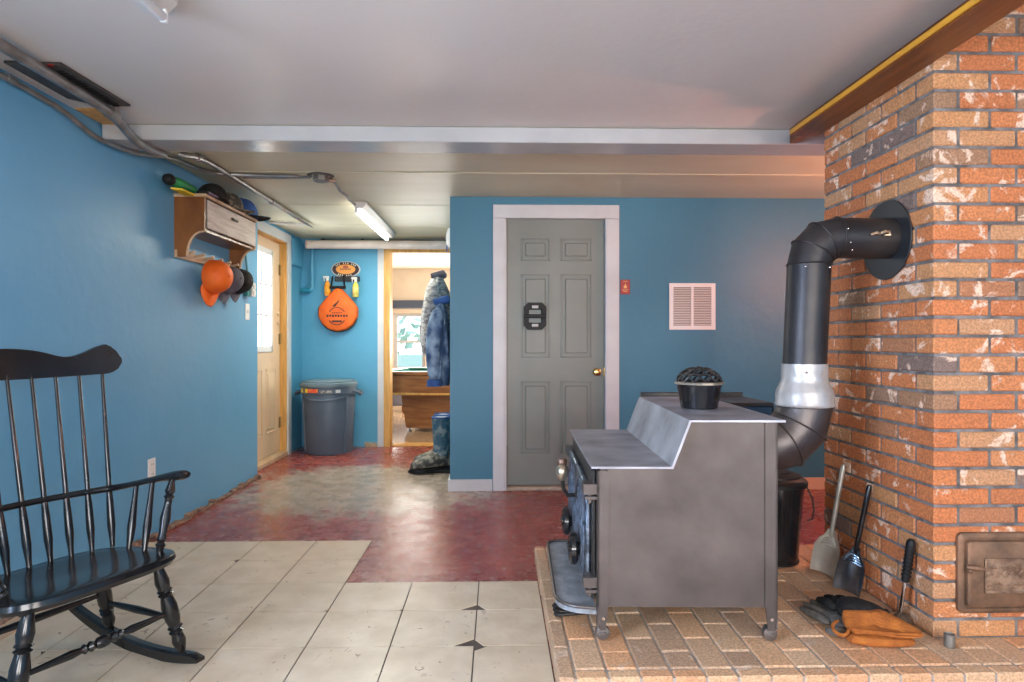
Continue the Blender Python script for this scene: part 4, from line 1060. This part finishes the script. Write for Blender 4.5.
# outlet, switch, surface box
def plate(name, label, cat, loc, w_, h_, extra):
    t = thing(name, label, cat, loc)
    MB().box(0.0005, .006, -w_/2, w_/2, -h_/2, h_, .002).build('cover_plate', whitepl, t, smooth=False) if False else MB().box(.0005, .007, -w_/2, w_/2, -h_/2, h_/2, .002).build('cover_plate', whitepl, t, smooth=False)
    extra(t); return t
def ex_out(t):
    for z in (-.027, .027):
        o = MB().box(.006, .009, -.017, .017, z-.014, z+.014, .002).build('receptacle', whitepl, t, smooth=False)
        MB().box(.0088, .0095, -.009, -.006, z-.005, z+.006).box(.0088, .0095, .006, .009, z-.005, z+.006).build('slots', rubber, o, smooth=False)
plate('wall_outlet', 'white duplex outlet low on the blue left wall', 'outlet', (XL, 3.545, .385), .072, .118, ex_out)
def ex_sw(t): MB().box(.006, .016, -.006, .006, -.012, .014, .002).build('toggle', whitepl, t, smooth=False)
plate('light_switch', 'white light switch on the left wall near the outer door', 'switch', (XL, 4.885, 1.325), .075, .125, ex_sw)
ob = thing('surface_outlet_box', 'metal surface outlet box with painted cable on the left wall', 'outlet box', (XL, 4.86, 1.50))
MB().box(.0005, .035, -.045, .035, -.055, .055, .004).build('box_body', M('painted_box', (.05,.22,.22), rough=.45), ob, smooth=False)
plab(MB().box(.036, .055, .0, .062, -.058, .050, .004).box(.055, .062, .01, .05, .006, .036, .002).box(.055, .062, .01, .05, -.044, -.014, .002).build('cover_plate', whitepl, ob, smooth=False), 'white receptacle face')
MB().tube([(.018, -.005, .05), (.018, -.01, .15), (.014, -.04, .26), (.012, -.05, .42)], .009, 8).build('cable', M('painted_cable', (.08,.22,.26), rough=.5), ob, mods=[('sub', 1)])

# alcove electrical: blue painted panel, pipe and valve, white pipe
ep = thing('access_panel', 'blue painted square access panel high in the alcove corner', 'panel', (WX, 6.36, 1.99))
MB().box(.001, .028, -.16, .16, -.14, .12, .003).build('panel_box', blue_alc, ep, smooth=False)
MB().box(.028, .033, -.15, .15, -.13, .11, .002).build('panel_cover', blue_alc, ep, smooth=False)
vp = thing('painted_pipe', 'blue painted vertical pipe with a valve elbow in the alcove corner', 'pipe', (-1.905, AY-.05, 1.62))
MB().tube([(0,0,.50), (0,0,.04), (-.01,0,.01), (-.08,0,.0)], .018, 10).build('pipe_run', blue_alc, vp)
MB().tube([(-.115,0,0),(-.02,0,0)], .028, 12).tube([(-.06,0,.0),(-.06,0,.06)], [.014,.010], 8).build('valve', M('teal_paint', (.02,.22,.34), rough=.4), vp)
wp = thing('white_pipe', 'thick white insulated pipe running under the alcove ceiling', 'pipe', (-1.2, 6.36, 2.072))
MB().tube([(-.71, 0, 0), (.86, 0, 0)], .043, 20).build('pipe_run', M('pipe_wrap', (.66,.58,.52), (.56,.48,.42), rough=.5, scale=8), wp)
MB().tube([(-.715, 0, 0), (-.700, 0, 0)], .047, 20).build('end_cap', M('pink_wrap', (.55,.38,.34), rough=.5), wp)
wf = thing('white_drain_fitting', 'round white plastic drain fitting at the pipe end by the jackets', 'pipe fitting', (-.43, 5.9, 2.06))
MB().lathe([(.03,-.07),(.045,-.06),(.05,0),(.045,.05),(.03,.098)], (0,0,0), 16).build('fitting_body', whitepl, wf)
MB().box(-.045, -.035, -.01, .01, -.12, -.05).build('blue_tag', navycloth, wf, smooth=False)
dp = thing('dark_pipe', 'thin dark pipe above the white pipe in the alcove', 'pipe', (-1.2, 6.50, 2.135))
MB().tube([(-.62, 0, 0), (.86, 0, 0)], .014, 10).tube([(-.60,0,0),(-.57,0,0)], .022, 10).tube([(-.20,0,0),(-.17,0,0)], .020, 10).build('pipe_run', castiron, dp)

# conduits along the ceiling
def conduit(label, pts, r, mat=steel, couplers=()):
    t = thing('metal_conduit', label, 'conduit', tuple(pts[0]))
    q = [Vector(p)-Vector(pts[0]) for p in pts]
    MB().tube(q, r, 12).build('conduit_run', mat, t, mods=[('sub', 1)] if len(q) > 3 else None)
    for i, f_ in couplers:
        p = q[i].lerp(q[i+1], f_); d = (q[i+1]-q[i]).normalized()*.022
        MB().tube([p-d, p+d], r*1.35, 12).build('coupling', mat, t)
    return t
conduit('thick grey conduit on the ceiling dipping under the painted beam', [(-1.715, -.5, 2.124), (-1.715, 2.2, 2.124), (-1.717, 2.72, 2.124), (-1.722, 2.86, 2.117), (-1.735, 2.98, 2.085), (-1.742, 3.08, 2.062), (-1.74, 3.20, 2.058), (-1.72, 3.32, 2.070)], .0225, steel, ((2, .9),))
conduit('straight grey conduit along the alcove ceiling from the beam to the outer door', [(-1.66, 3.30, 2.07), (-1.66, 3.45, 2.11), (-1.668, 3.62, 2.135), (-1.672, 3.8, 2.14), (-1.68, 4.6, 2.14), (-1.69, 5.9, 2.14)], .0165, steel, ((1, .5), (4, .1)))
conduit('thin conduit following the top of the blue left wall and under the beam', [(-1.905, -.5, 2.125), (-1.905, 2.5, 2.125), (-1.905, 2.78, 2.12), (-1.90, 2.90, 2.085), (-1.895, 3.0, 2.058), (-1.885, 3.12, 2.062), (-1.86, 3.30, 2.066), (-1.84, 3.42, 2.10), (-1.83, 3.6, 2.14), (-1.82, 3.82, 2.142), (-1.76, 3.95, 2.142), (-1.55, 3.99, 2.142), (-1.20, 4.0, 2.142)], .0125, steel, ((1, .0),))
conduit('short thin conduit across the ceiling corner above the outer door', [(-2.0, 5.55, 2.14), (-1.80, 5.60, 2.14), (-1.70, 5.62, 2.14)], .011, M('painted_conduit', (.5,.48,.45), rough=.4))
conduit('second thin conduit beside the straight one leading to the junction box', [(-1.62, 4.045, 2.146), (-1.4, 4.045, 2.146), (-1.19, 4.03, 2.146)], .009, steel)
jb = thing('junction_box', 'grey octagonal junction box on the alcove ceiling', 'junction box', (-1.125, 4.03, ZC-.002))
MB().lathe([(.060,0),(.060,-.004),(.052,-.008),(.052,-.038),(.040,-.042)], (0,0,0), 8).build('box_body', steel, jb, smooth=False)
MB().lathe([(.085,-.001),(.085,-.003)], (0,0,0), 16).build('mounting_plate', M('dark_plate', (.09,.085,.08), rough=.6), jb, smooth=False)
MB().tube([(.04, .03, -.022), (.075, .06, -.022)], .014, 8).build('connector', chrome, jb)
ac = thing('armored_cable', 'spiral armoured cable hanging between junction box and fluorescent lamp', 'cable', (-1.06, 4.085, 2.136))
apts = [(0,0,0), (.0,.08,-.004), (-.004,.2,-.018), (.004,.36,-.014), (-.012,.50,-.012), (-.010,.62,-.008), (-.012,.672,-.006)]
b = MB().tube(apts, .0075, 8); b.build('cable_run', steel, ac, mods=[('sub', 1)])
b = MB()
for k in range(len(apts)-1):
    for q in range(9):
        p = Vector(apts[k]).lerp(Vector(apts[k+1]), q/9); d = (Vector(apts[k+1])-Vector(apts[k])).normalized()*.002
        b.tube([p-d, p+d], .0095, 7)
b.build('spiral_ridges', steel, ac)

def fluoro(label, x, y0, y1, lit, z=ZC, tx=-.026, wd=1):
    t = thing('fluorescent_lamp', label, 'ceiling lamp', (x, (y0+y1)/2, z-.001))
    L = (y1-y0)/2
    MB().prism([(-.055*wd,-.002),(.055*wd,-.002),(.055*wd,-.018),(.028*wd,-.050),(-.028*wd,-.050),(-.055*wd,-.018)], -L, L, RXZ).build('housing', M('lamp_housing', (.62,.60,.58), rough=.4) , t, smooth=False)
    m_ = tube_on if lit else M('unlit_tube', (.62,.62,.63), rough=.25)
    MB().tube([(tx, -L+.03, -.070), (tx, L-.03, -.070)], .0145, 14).build('tube', m_, t)
    for s_ in (-1, 1): MB().cbox((tx, s_*(L-.02), -.064), (.022, .016, .040), .003).build('socket', whitepl, t, smooth=False)
    return t
fluoro('lit fluorescent batten lamp on the alcove ceiling', -1.045, 4.78, 6.15, True)
fluoro('unlit fluorescent batten lamp above the near room, top left of the photo', -1.055, .70, 1.965, False, ZC, .035, 1.2)

# dark plates on the ceiling by the conduit
def cplate(label, poly, dots):
    cx = sum(p[0] for p in poly)/len(poly); cy = sum(p[1] for p in poly)/len(poly)
    t = thing('ceiling_plate', label, 'panel', (cx, cy, ZC-.001))
    MB().prism([(x-cx, y-cy) for x, y in poly], -.010, -.0005).build('plate_body', M('dark_plate_b', (.030,.028,.026), (.06,.055,.05), rough=.4, scale=30), t, smooth=False)
    if dots:
        b = MB()
        for k in range(16):
            y = -.16+k*.024; b.box(-.012-.004*(k % 2), .012+.003*(k % 3), y, y+.012, -.0115, -.010)
        b.build('raised_lettering', rubber, t, smooth=False)
        MB().lathe([(.010,-.0125),(.010,-.010)], (0, -.21, 0), 10).build('red_mark', M('red_dot', (.4,.02,.02), rough=.4), t, smooth=False)
    return t
cplate('black plate with raised marks on the ceiling, right of the thick conduit', [(-1.750, 2.42), (-1.655, 2.42), (-1.640, 2.845), (-1.735, 2.845)], True)
cplate('narrow black strip plate on the ceiling, left of the thick conduit', [(-1.860, 2.41), (-1.770, 2.41), (-1.770, 2.81), (-1.81, 2.81), (-1.860, 2.76)], False)
struct(MB().box(XL+.01, -1.80, 2.90, BY0-.001, ZC-.006, ZC-.0005).build('trim_11', pine, smooth=False), 'bare wooden patch on the ceiling against the beam')

# ================================================================ ALCOVE THINGS
tc_ = thing('garbage_can', 'grey round lidded garbage can in the alcove corner', 'trash can', (-1.668, 6.27, 0)); tc_.scale = (1.05, 1.05, 1.0)
b = MB().lathe([(.205,.0),(.215,.003),(.220,.02),(.240,.46),(.243,.585),(.252,.59),(.254,.655),(.248,.66)], (0,0,0), 40)
can = b.build('can_body', greycan, tc_)
b = MB()
for a in (-2.55, -.62): # long vertical panels ribs
    ca, sa = math.cos(a), math.sin(a)
    b.tube([(.222*ca, .222*sa, .03), (.245*ca, .245*sa, .55)], .009, 8)
b.tube([(.246*math.cos(a), .246*math.sin(a), .565-.035*math.sin((a+2.55)/1.93*PI)) for a in [-2.55+1.93*k/14 for k in range(15)]], .008, 8)
b.build('moulded_ribs', greycan, can)
b = MB().lathe([(.262,.655),(.266,.668),(.264,.690),(.255,.697),(.235,.700),(.225,.712),(.12,.720),(.05,.722)], (0,0,0), 40)
b.tube([(.24*math.cos(a), .24*math.sin(a), .705) for a in [2*PI*k/30 for k in range(31)]], .008, 6)
plab(b.build('lid', M('lid_plastic', (.13,.19,.22), (.10,.15,.18), rough=.4, scale=6), tc_), 'paler grey snap lid')
for s_ in (-1, 1):
    b = MB().tube([(s_*.235, -.06, .61), (s_*.285, -.055, .60), (s_*.300, -.04, .575), (s_*.300, .04, .575), (s_*.285, .055, .60), (s_*.235, .06, .61)], .014, 8)
    b.build('handle', greycan, tc_)
def wrapband(r, a0, a1, z0, z1, mat, name, lab):
    b = MB(); rs = []
    n = 10
    for k in range(n+1):
        a = math.radians(a0+(a1-a0)*k/n); ca, sa = math.cos(a), math.sin(a)
        rs.append([Vector((r*ca, r*sa, z0)), Vector(((r+.004)*ca, (r+.004)*sa, z0)), Vector(((r+.004)*ca, (r+.004)*sa, z1)), Vector((r*ca, r*sa, z1))])
    return plab(b.rings(rs).build(name, mat, tc_), lab)
wrapband(.2535, -122, -98, .605, .640, M('red_label', (.62,.06,.03), (.75,.25,.05), rough=.5, scale=30), 'warning_label', 'red printed label')
wrapband(.2535, -130, -123, .605, .642, M('yellow_label', (.75,.55,.04), rough=.5), 'warning_label', 'yellow end of the label')
wrapband(.2535, -150, -140, .600, .645, M('yellow_label_b', (.65,.50,.06), rough=.5), 'warning_label', 'yellow and white label')
wrapband(.2535, -94, -70, .603, .628, M('grey_label', (.06,.06,.07), (.35,.33,.28), rough=.5, scale=50), 'warning_label', 'black and grey label')
wrapband(.2535, -62, -52, .603, .632, M('pale_label', (.50,.52,.52), rough=.5), 'warning_label', 'pale buckle label')

# oval sign, rack bar, bag, bottles
sg = thing('oval_sign', 'oval black and orange sign with pale border on the alcove wall', 'sign', (-1.572, AY-.002, 1.845))
RX3 = Matrix.Rotation(PI/2, 3, 'X')
MB().lathe([(.150,0),(.152,.004),(.148,.010)], (0,0,0), 40, RX3, True, .56).build('border_plate', M('sign_border', (.55,.53,.50), rough=.4), sg)
MB().lathe([(.138,.010),(.138,.0125)], (0,0,0), 40, RX3, True, .56).build('dark_ring', M('sign_dark', (.035,.015,.02), rough=.4), sg)
MB().lathe([(.100,.0125),(.100,.015)], (0,0,0), 40, RX3, True, .50).build('orange_centre', M('sign_orange', (.80,.33,.07), rough=.4), sg)
b = MB()
for s_, n_ in ((1, 11), (-1, 8)):   # worn pale lettering around the ring
    for k in range(n_):
        a = math.radians(90*s_ + (k-(n_-1)/2)*11)
        if k in (3, 7): continue
        x, z = .119*math.cos(a), .119*.545*math.sin(a)
        b.cbox((x, -.0135, z), (.010, .003, .014), 0, Matrix.Rotation(-(a-PI/2*s_)*.6, 3, 'Y'))
b.build('ring_lettering', M('sign_cream', (.70,.62,.50), rough=.4), sg, smooth=False)
b = MB()
for k in range(7): b.box(-.055+k*.016, -.055+k*.016+.011, -.0165, -.0148, -.010+.002*(k % 2), .010)
b.build('centre_lettering', M('sign_brown', (.30,.10,.04), rough=.4), sg, smooth=False)
MB().lathe([(.030,.0148),(.022,.017)], (0,0,.024), 16, RX3, True, .6).build('centre_crest', M('sign_red', (.42,.10,.06), rough=.4), sg)
rk = thing('hook_bar', 'short black hook rack under the oval sign', 'hook rack', (-1.535, AY-.002, 1.742))
MB().box(-.150, .110, -.018, 0, -.026, .030, .004).build('bar', M('rack_black', (.03,.03,.035), rough=.4), rk, smooth=False)
for x in (-.13, -.06, .02, .095): MB().tube([(x, -.016, -.005), (x, -.045, -.012), (x, -.052, .006)], .004, 6).build('hook', castiron, rk)
bgx, bgz = -1.640, 1.40
bg_ = thing('orange_buoyancy_bag', 'round orange flotation bag with dark logo hanging in the alcove', 'bag', (bgx, AY-.05, bgz))
def bagoutline(n=44):
    pts = []
    for k in range(n):
        a = 2*PI*k/n; x, z = .205*math.sin(a), -.200*math.cos(a)
        if z > .05: f_ = (z-.05)/.15; x *= 1-.55*f_; z = .05+(z-.05)*1.35
        r_ = 1+.012*math.cos(14*a)*(1 if z < .05 else 0)
        pts.append((x*r_, z*r_))
    return pts
rs = []
for s_, y in ((.90, .038), (1.0, .018), (1.0, -.010), (.93, -.032), (.7, -.046), (.35, -.050), (.05, -.050)): rs.append([Vector((x*s_, y, z*s_)) for x, z in bagoutline()])
MB().rings(rs).build('bag_body', orange, bg_)
dk = M('bag_print', (.07,.02,.01), rough=.6)
def ringarc(b, r, a0, a1, w_, n=16):
    pts = [(r*math.sin(math.radians(a0+(a1-a0)*k/n)), -.054, -.045+r*math.cos(math.radians(a0+(a1-a0)*k/n))) for k in range(n+1)]
    b.tube(pts, (w_), 4)
b = MB(); ringarc(b, .088, -60, 60, .005); ringarc(b, .088, 120, 240, .006)
b.box(-.050, .050, -.0555, -.050, -.108, -.088)
b.prism([(-.050,.075),(-.018,.07),(.018,.12),(.03,.148),(.004,.125),(-.03,.095)], 0, .003, Matrix.Translation((0,-.052,-.02)) @ Matrix.Rotation(PI/2, 4, 'X'))
for k in range(8): b.box(-.105+k*.028, -.105+k*.028+.019, -.0555, -.050, -.055+.004*(k % 2), -.030)
for k in range(5): b.box(-.05+k*.022, -.05+k*.022+.013, -.055, -.050, -.016, -.006)
b.build('printed_logo', dk, bg_, smooth=False)
b = MB().tube([(-.070, -.01, .250), (-.055, -.005, .37)], .009, 8).tube([(.070, -.01, .250), (.055, -.005, .37)], .009, 8).box(-.082, .082, -.025, .0, .238, .268, .004)
plab(b.build('black_straps', blkcloth, bg_), 'black webbing straps')
b = MB().tube([(.195*math.sin(math.radians(a)), .0, -.195*math.cos(math.radians(a))-.006) for a in range(-60, 110, 8)], .010, 6)
b.build('dark_edge', blkcloth, bg_)
def spray(label, loc, mbody, mlabel, s_=1):
    t = thing('spray_bottle', label, 'spray bottle', loc)
    MB().lathe([(.024,0),(.030,.004),(.031,.11),(.026,.13),(.012,.15),(.012,.165)], (0,0,0), 18).build('bottle_body', mbody, t)
    MB().lathe([(.0316,.02),(.0316,.10)], (0,0,0), 18, cap=False).build('label_wrap', mlabel, t, mods=[('sol', .0006)])
    b = MB().lathe([(.015,.158),(.016,.178),(.012,.182)], (0,0,0), 12).cbox((s_*.014, 0, .194), (.062, .020, .024), .006).tube([(s_*.030,0,.185),(s_*.036,0,.168),(s_*.030,0,.150)], .0045, 6)
    b.build('trigger_head', whitepl, t); return t
spray('yellow-labelled spray bottle hanging at the right end of the hook rack', (-1.462, AY-.045, 1.555), M('clear_yellow', (.75,.68,.12), rough=.25), M('yellow_print', (.80,.62,.02), (.70,.66,.40), rough=.4, scale=60), -1)
spray('orange spray bottle with white trigger hanging at the left of the hook rack', (-1.752, AY-.045, 1.565), M('orange_bottle', (.85,.32,.03), rough=.3), M('orange_print', (.90,.38,.03), rough=.4), -1)

# ---------------------------------------------------------------- jackets on the closet wall
def jacket(label, x, y, ztop, zbot, depth, width, mat, m2, seed, sleeve):
    random.seed(seed)
    t = thing('hanging_jacket', label, 'jacket', (x, y, zbot))
    H = ztop-zbot; rs = []; n = 36
    for k in range(15):
        f_ = k/14; z = H*f_
        wd = width*(1.0 if f_ < .75 else 1-(f_-.75)*2.6)*(1+.08*(1-f_)); dp_ = depth*(1.0 if f_ < .8 else 1-(f_-.8)*3.2)*(.85+.15*math.sin(f_*5))
        ring = []
        for j in range(n):
            a = 2*PI*j/n; fold = 1+.10*math.sin(7*a+seed+f_*1.5)*(1-f_*.6)+.04*math.sin(13*a+f_*9)
            ring.append(Vector((-depth*.55+math.cos(a)*dp_*.5*fold, math.sin(a)*wd*.5*fold, z)))
        rs.append(ring)
    MB().rings(rs).build('body', mat, t)
    if sleeve:
        for s_ in (-1, 1):
            b = MB().tube([(-depth*.55, s_*width*.36, H*.90), (-depth*.62-.02, s_*width*.52, H*.70), (-depth*.66-.03, s_*width*.56, H*.42), (-depth*.62-.03, s_*width*.52, H*sleeve)], [.050,.062,.058,.050], 14)
            b.build('sleeve', mat, t, mods=[('sub', 1)])
            b = MB().tube([(-depth*.62-.03, s_*width*.52, H*sleeve+.03), (-depth*.62-.03, s_*width*.52, H*sleeve-.02)], .053, 14); b.build('cuff', m2, t)
    b = MB().tube([(-depth*.55-.05, -.05, H*.97), (-depth*.55+.05, -.05, H*1.0), (-depth*.55+.05, .05, H*1.0), (-depth*.55-.05, .05, H*.97)], .022, 10); b.build('collar', m2, t)
    return t
plaid = M('grey_plaid', (.50,.48,.45), (.20,.20,.21), rough=.85, scale=22, lo=.42, hi=.58, stretch=(1,1,2.4), bump=.4)
denim = M('blue_denim', (.035,.08,.18), (.28,.40,.54), rough=.8, scale=11, lo=.42, hi=.66, bump=.4)
jx = -.35
jacket('grey patterned jacket hanging on the closet side wall, behind the blue one', jx, 5.28, 1.66, .98, .27, .30, plaid, greycloth, 3, .06)
jacket('blue jacket hanging at the corner of the closet wall', jx, 4.86, 1.42, .76, .155, .26, denim, navycloth, 5, .03)
random.seed(21)

# ---------------------------------------------------------------- boots on a mat
mt = thing('boot_tray', 'black rubber boot tray on the floor beside the teal wall', 'tray', (-.53, 5.38, 0))
MB().box(-.20, .17, -.15, .20, .001, .010, .003).build('tray_base', rubber, mt, smooth=False)
MB().tube([(-.20,-.15,.014),(.17,-.15,.014),(.17,.20,.014),(-.20,.20,.014),(-.20,-.15,.014)], .010, 6).build('tray_rim', rubber, mt)
camob = M('camo_rubber', (.05,.05,.045), (.30,.27,.21), rough=.55, scale=24, lo=.46, hi=.56, bump=.3)
tealb = M('boot_shaft_teal', (.03,.10,.15), (.22,.27,.26), rough=.35, scale=20, lo=.5, hi=.6)
def boot(label, x, y, rz_):
    t = thing('rubber_boot', label, 'boot', (x, y, .011), rz_, 'pair of boots on the tray'); t.scale = (1.15, 1.15, 1.2)
    rs = []; n = 20
    for (z, cy, rx, ry) in ((.10,0,.050,.062),(.16,.004,.052,.060),(.24,.006,.060,.066),(.33,.006,.066,.072),(.37,.006,.067,.073)): rs.append([Vector((rx*math.cos(2*PI*j/n), cy+ry*math.sin(2*PI*j/n), z)) for j in range(n)])
    MB().rings(rs).build('shaft', tealb, t)
    rs = []
    for (y_, w_, h) in ((.075,.030,.05),(.068,.042,.10),(.03,.047,.13),(-.03,.048,.125),(-.09,.050,.095),(-.15,.054,.075),(-.20,.046,.060),(-.225,.028,.045)):
        rs.append([Vector((w_*math.cos(2*PI*j/n), y_, .022+max(0, h*.5+h*.5*math.sin(2*PI*j/n)))) for j in range(n)])
    plab(MB().rings(rs).build('foot', camob, t), 'mottled camouflage foot')
    sole = [(.030*1, .085), (.05, .05), (.046, -.05), (.060, -.15), (.045, -.215), (0, -.24), (-.045, -.215), (-.060, -.15), (-.046, -.05), (-.05, .05), (-.03, .085)]
    MB().prism(sole, 0, .026).build('sole', rubber, t, smooth=False)
    MB().tube([(.067*math.cos(2*PI*j/n), .006+.073*math.sin(2*PI*j/n), .372) for j in range(n+1)], .006, 6).build('top_band', navycloth, t)
    return t
boot('rubber boot with teal shaft and mottled foot, nearer the room', -.475, 5.32, math.radians(-62))
boot('rubber boot behind the nearer boot on the tray, against the wall', -.47, 5.52, math.radians(-68))

# ---------------------------------------------------------------- pool table in games room
pl_ = thing('pool_table', 'wooden pool table with green felt in the games room beyond the doorway', 'pool table', (-.33, 8.0, 0), math.radians(-7))
PLx0, PLx1, PLy0, PLy1 = -1.05, 1.25, -.60, .62
MB().box(PLx0+.07, PLx1-.07, PLy0+.07, PLy1-.07, .66, .70).build('slate_bed', felt, pl_, smooth=False)
for i_, (a, b__, c__, d__) in enumerate(((PLx0, PLx1, PLy0, PLy0+.09), (PLx0, PLx1, PLy1-.09, PLy1), (PLx0, PLx0+.09, PLy0+.09, PLy1-.09), (PLx1-.09, PLx1, PLy0+.09, PLy1-.09))):
    MB().box(a, b__, c__, d__, .69, .735, .008).build('top_rail', poolwood, pl_)
MB().box(PLx0+.09, PLx1-.09, PLy0+.09, PLy0+.12, .69, .73).box(PLx0+.09, PLx1-.09, PLy1-.12, PLy1-.09, .69, .73).box(PLx0+.09, PLx0+.12, PLy0+.09, PLy1-.09, .69, .73).build('cushions', felt, pl_, smooth=False)
MB().box(PLx0+.02, PLx1-.02, PLy0+.02, PLy1-.02, .48, .69, .006).build('apron', poolwood, pl_)
plab(MB().box(PLx0+.01, PLx1-.01, PLy0+.01, PLy1-.01, .455, .482, .004).build('apron_moulding', pine, pl_), 'pale moulding strip')
for s_ in (0, 1):
    x0 = PLx0+.26 if s_ == 0 else PLx1-.95
    MB().prism([(x0,.455),(x0+.72,.455),(x0+.66,.045),(x0+.06,.045)], -(PLy1-.25), -(PLy0+.16), RXZ).build('pedestal_leg', poolwood, pl_, smooth=False)
    for (xx, yy) in ((x0+.10, PLy0+.20), (x0+.45, PLy0+.20), (x0+.10, PLy1-.30), (x0+.45, PLy1-.30)):
        MB().lathe([(.03,0),(.03,.012),(.010,.016),(.010,.05)], (xx, yy, 0), 12).build('levelling_foot', steel, pl_)
# bench seen under the table
be = thing('storage_bench', 'grey-blue bench by the far wall of the games room', 'bench', (-1.75, 9.9, 0))
MB().box(-.35, .35, -.20, .2, .10, .34, .02).build('bench_body', M('bench_cloth', (.12,.13,.19), (.18,.19,.25), rough=.8, scale=12), be)
MB().box(-.33, .33, -.19, .19, .34, .40, .02).build('seat_cushion', M('bench_pad', (.20,.20,.26), rough=.8), be)
for x, y in ((-.3,-.16),(.3,-.16),(-.3,.16),(.3,.16)): MB().box(x-.02, x+.02, y-.02, y+.02, 0, .10).build('leg', darkwood, be, smooth=False)

# warm lamp around the corner of the chimney
wb = thing('pendant_bulb', 'bare warm bulb hanging on a short cord behind the chimney', 'ceiling lamp', (2.72, 3.25, ZC-.001))
MB().lathe([(.045,0),(.045,-.012),(.02,-.02)], (0,0,0), 20).build('ceiling_rose', whitepl, wb)
MB().tube([(0,0,-.015),(0,0,-.33)], .003, 6).build('cord', rubber, wb)
MB().lathe([(.012,-.32),(.020,-.325),(.020,-.375),(.014,-.38)], (0,0,0), 16).build('socket', rubber, wb)
MB().ball((0,0,-.415), .032, (1,1,1.15), 16).build('bulb', M('lit_bulb', (1,.8,.5), emit=(1,.45,.22,40)), wb)
pl2 = bpy.data.lights.new('warm_bulb', 'POINT'); pl2.energy = 78; pl2.color = (1,.37,.23); pl2.shadow_soft_size = .045
po = bpy.data.objects.new('warm_bulb', pl2); C.objects.link(po); po.location = (2.72, 3.25, ZC-.50)
# the lit tube's own light
area('fluorescent_glow', (-1.071, 5.46, ZC-.090), (0,0,0), .03, 1.28, 26, (1,.97,.80))
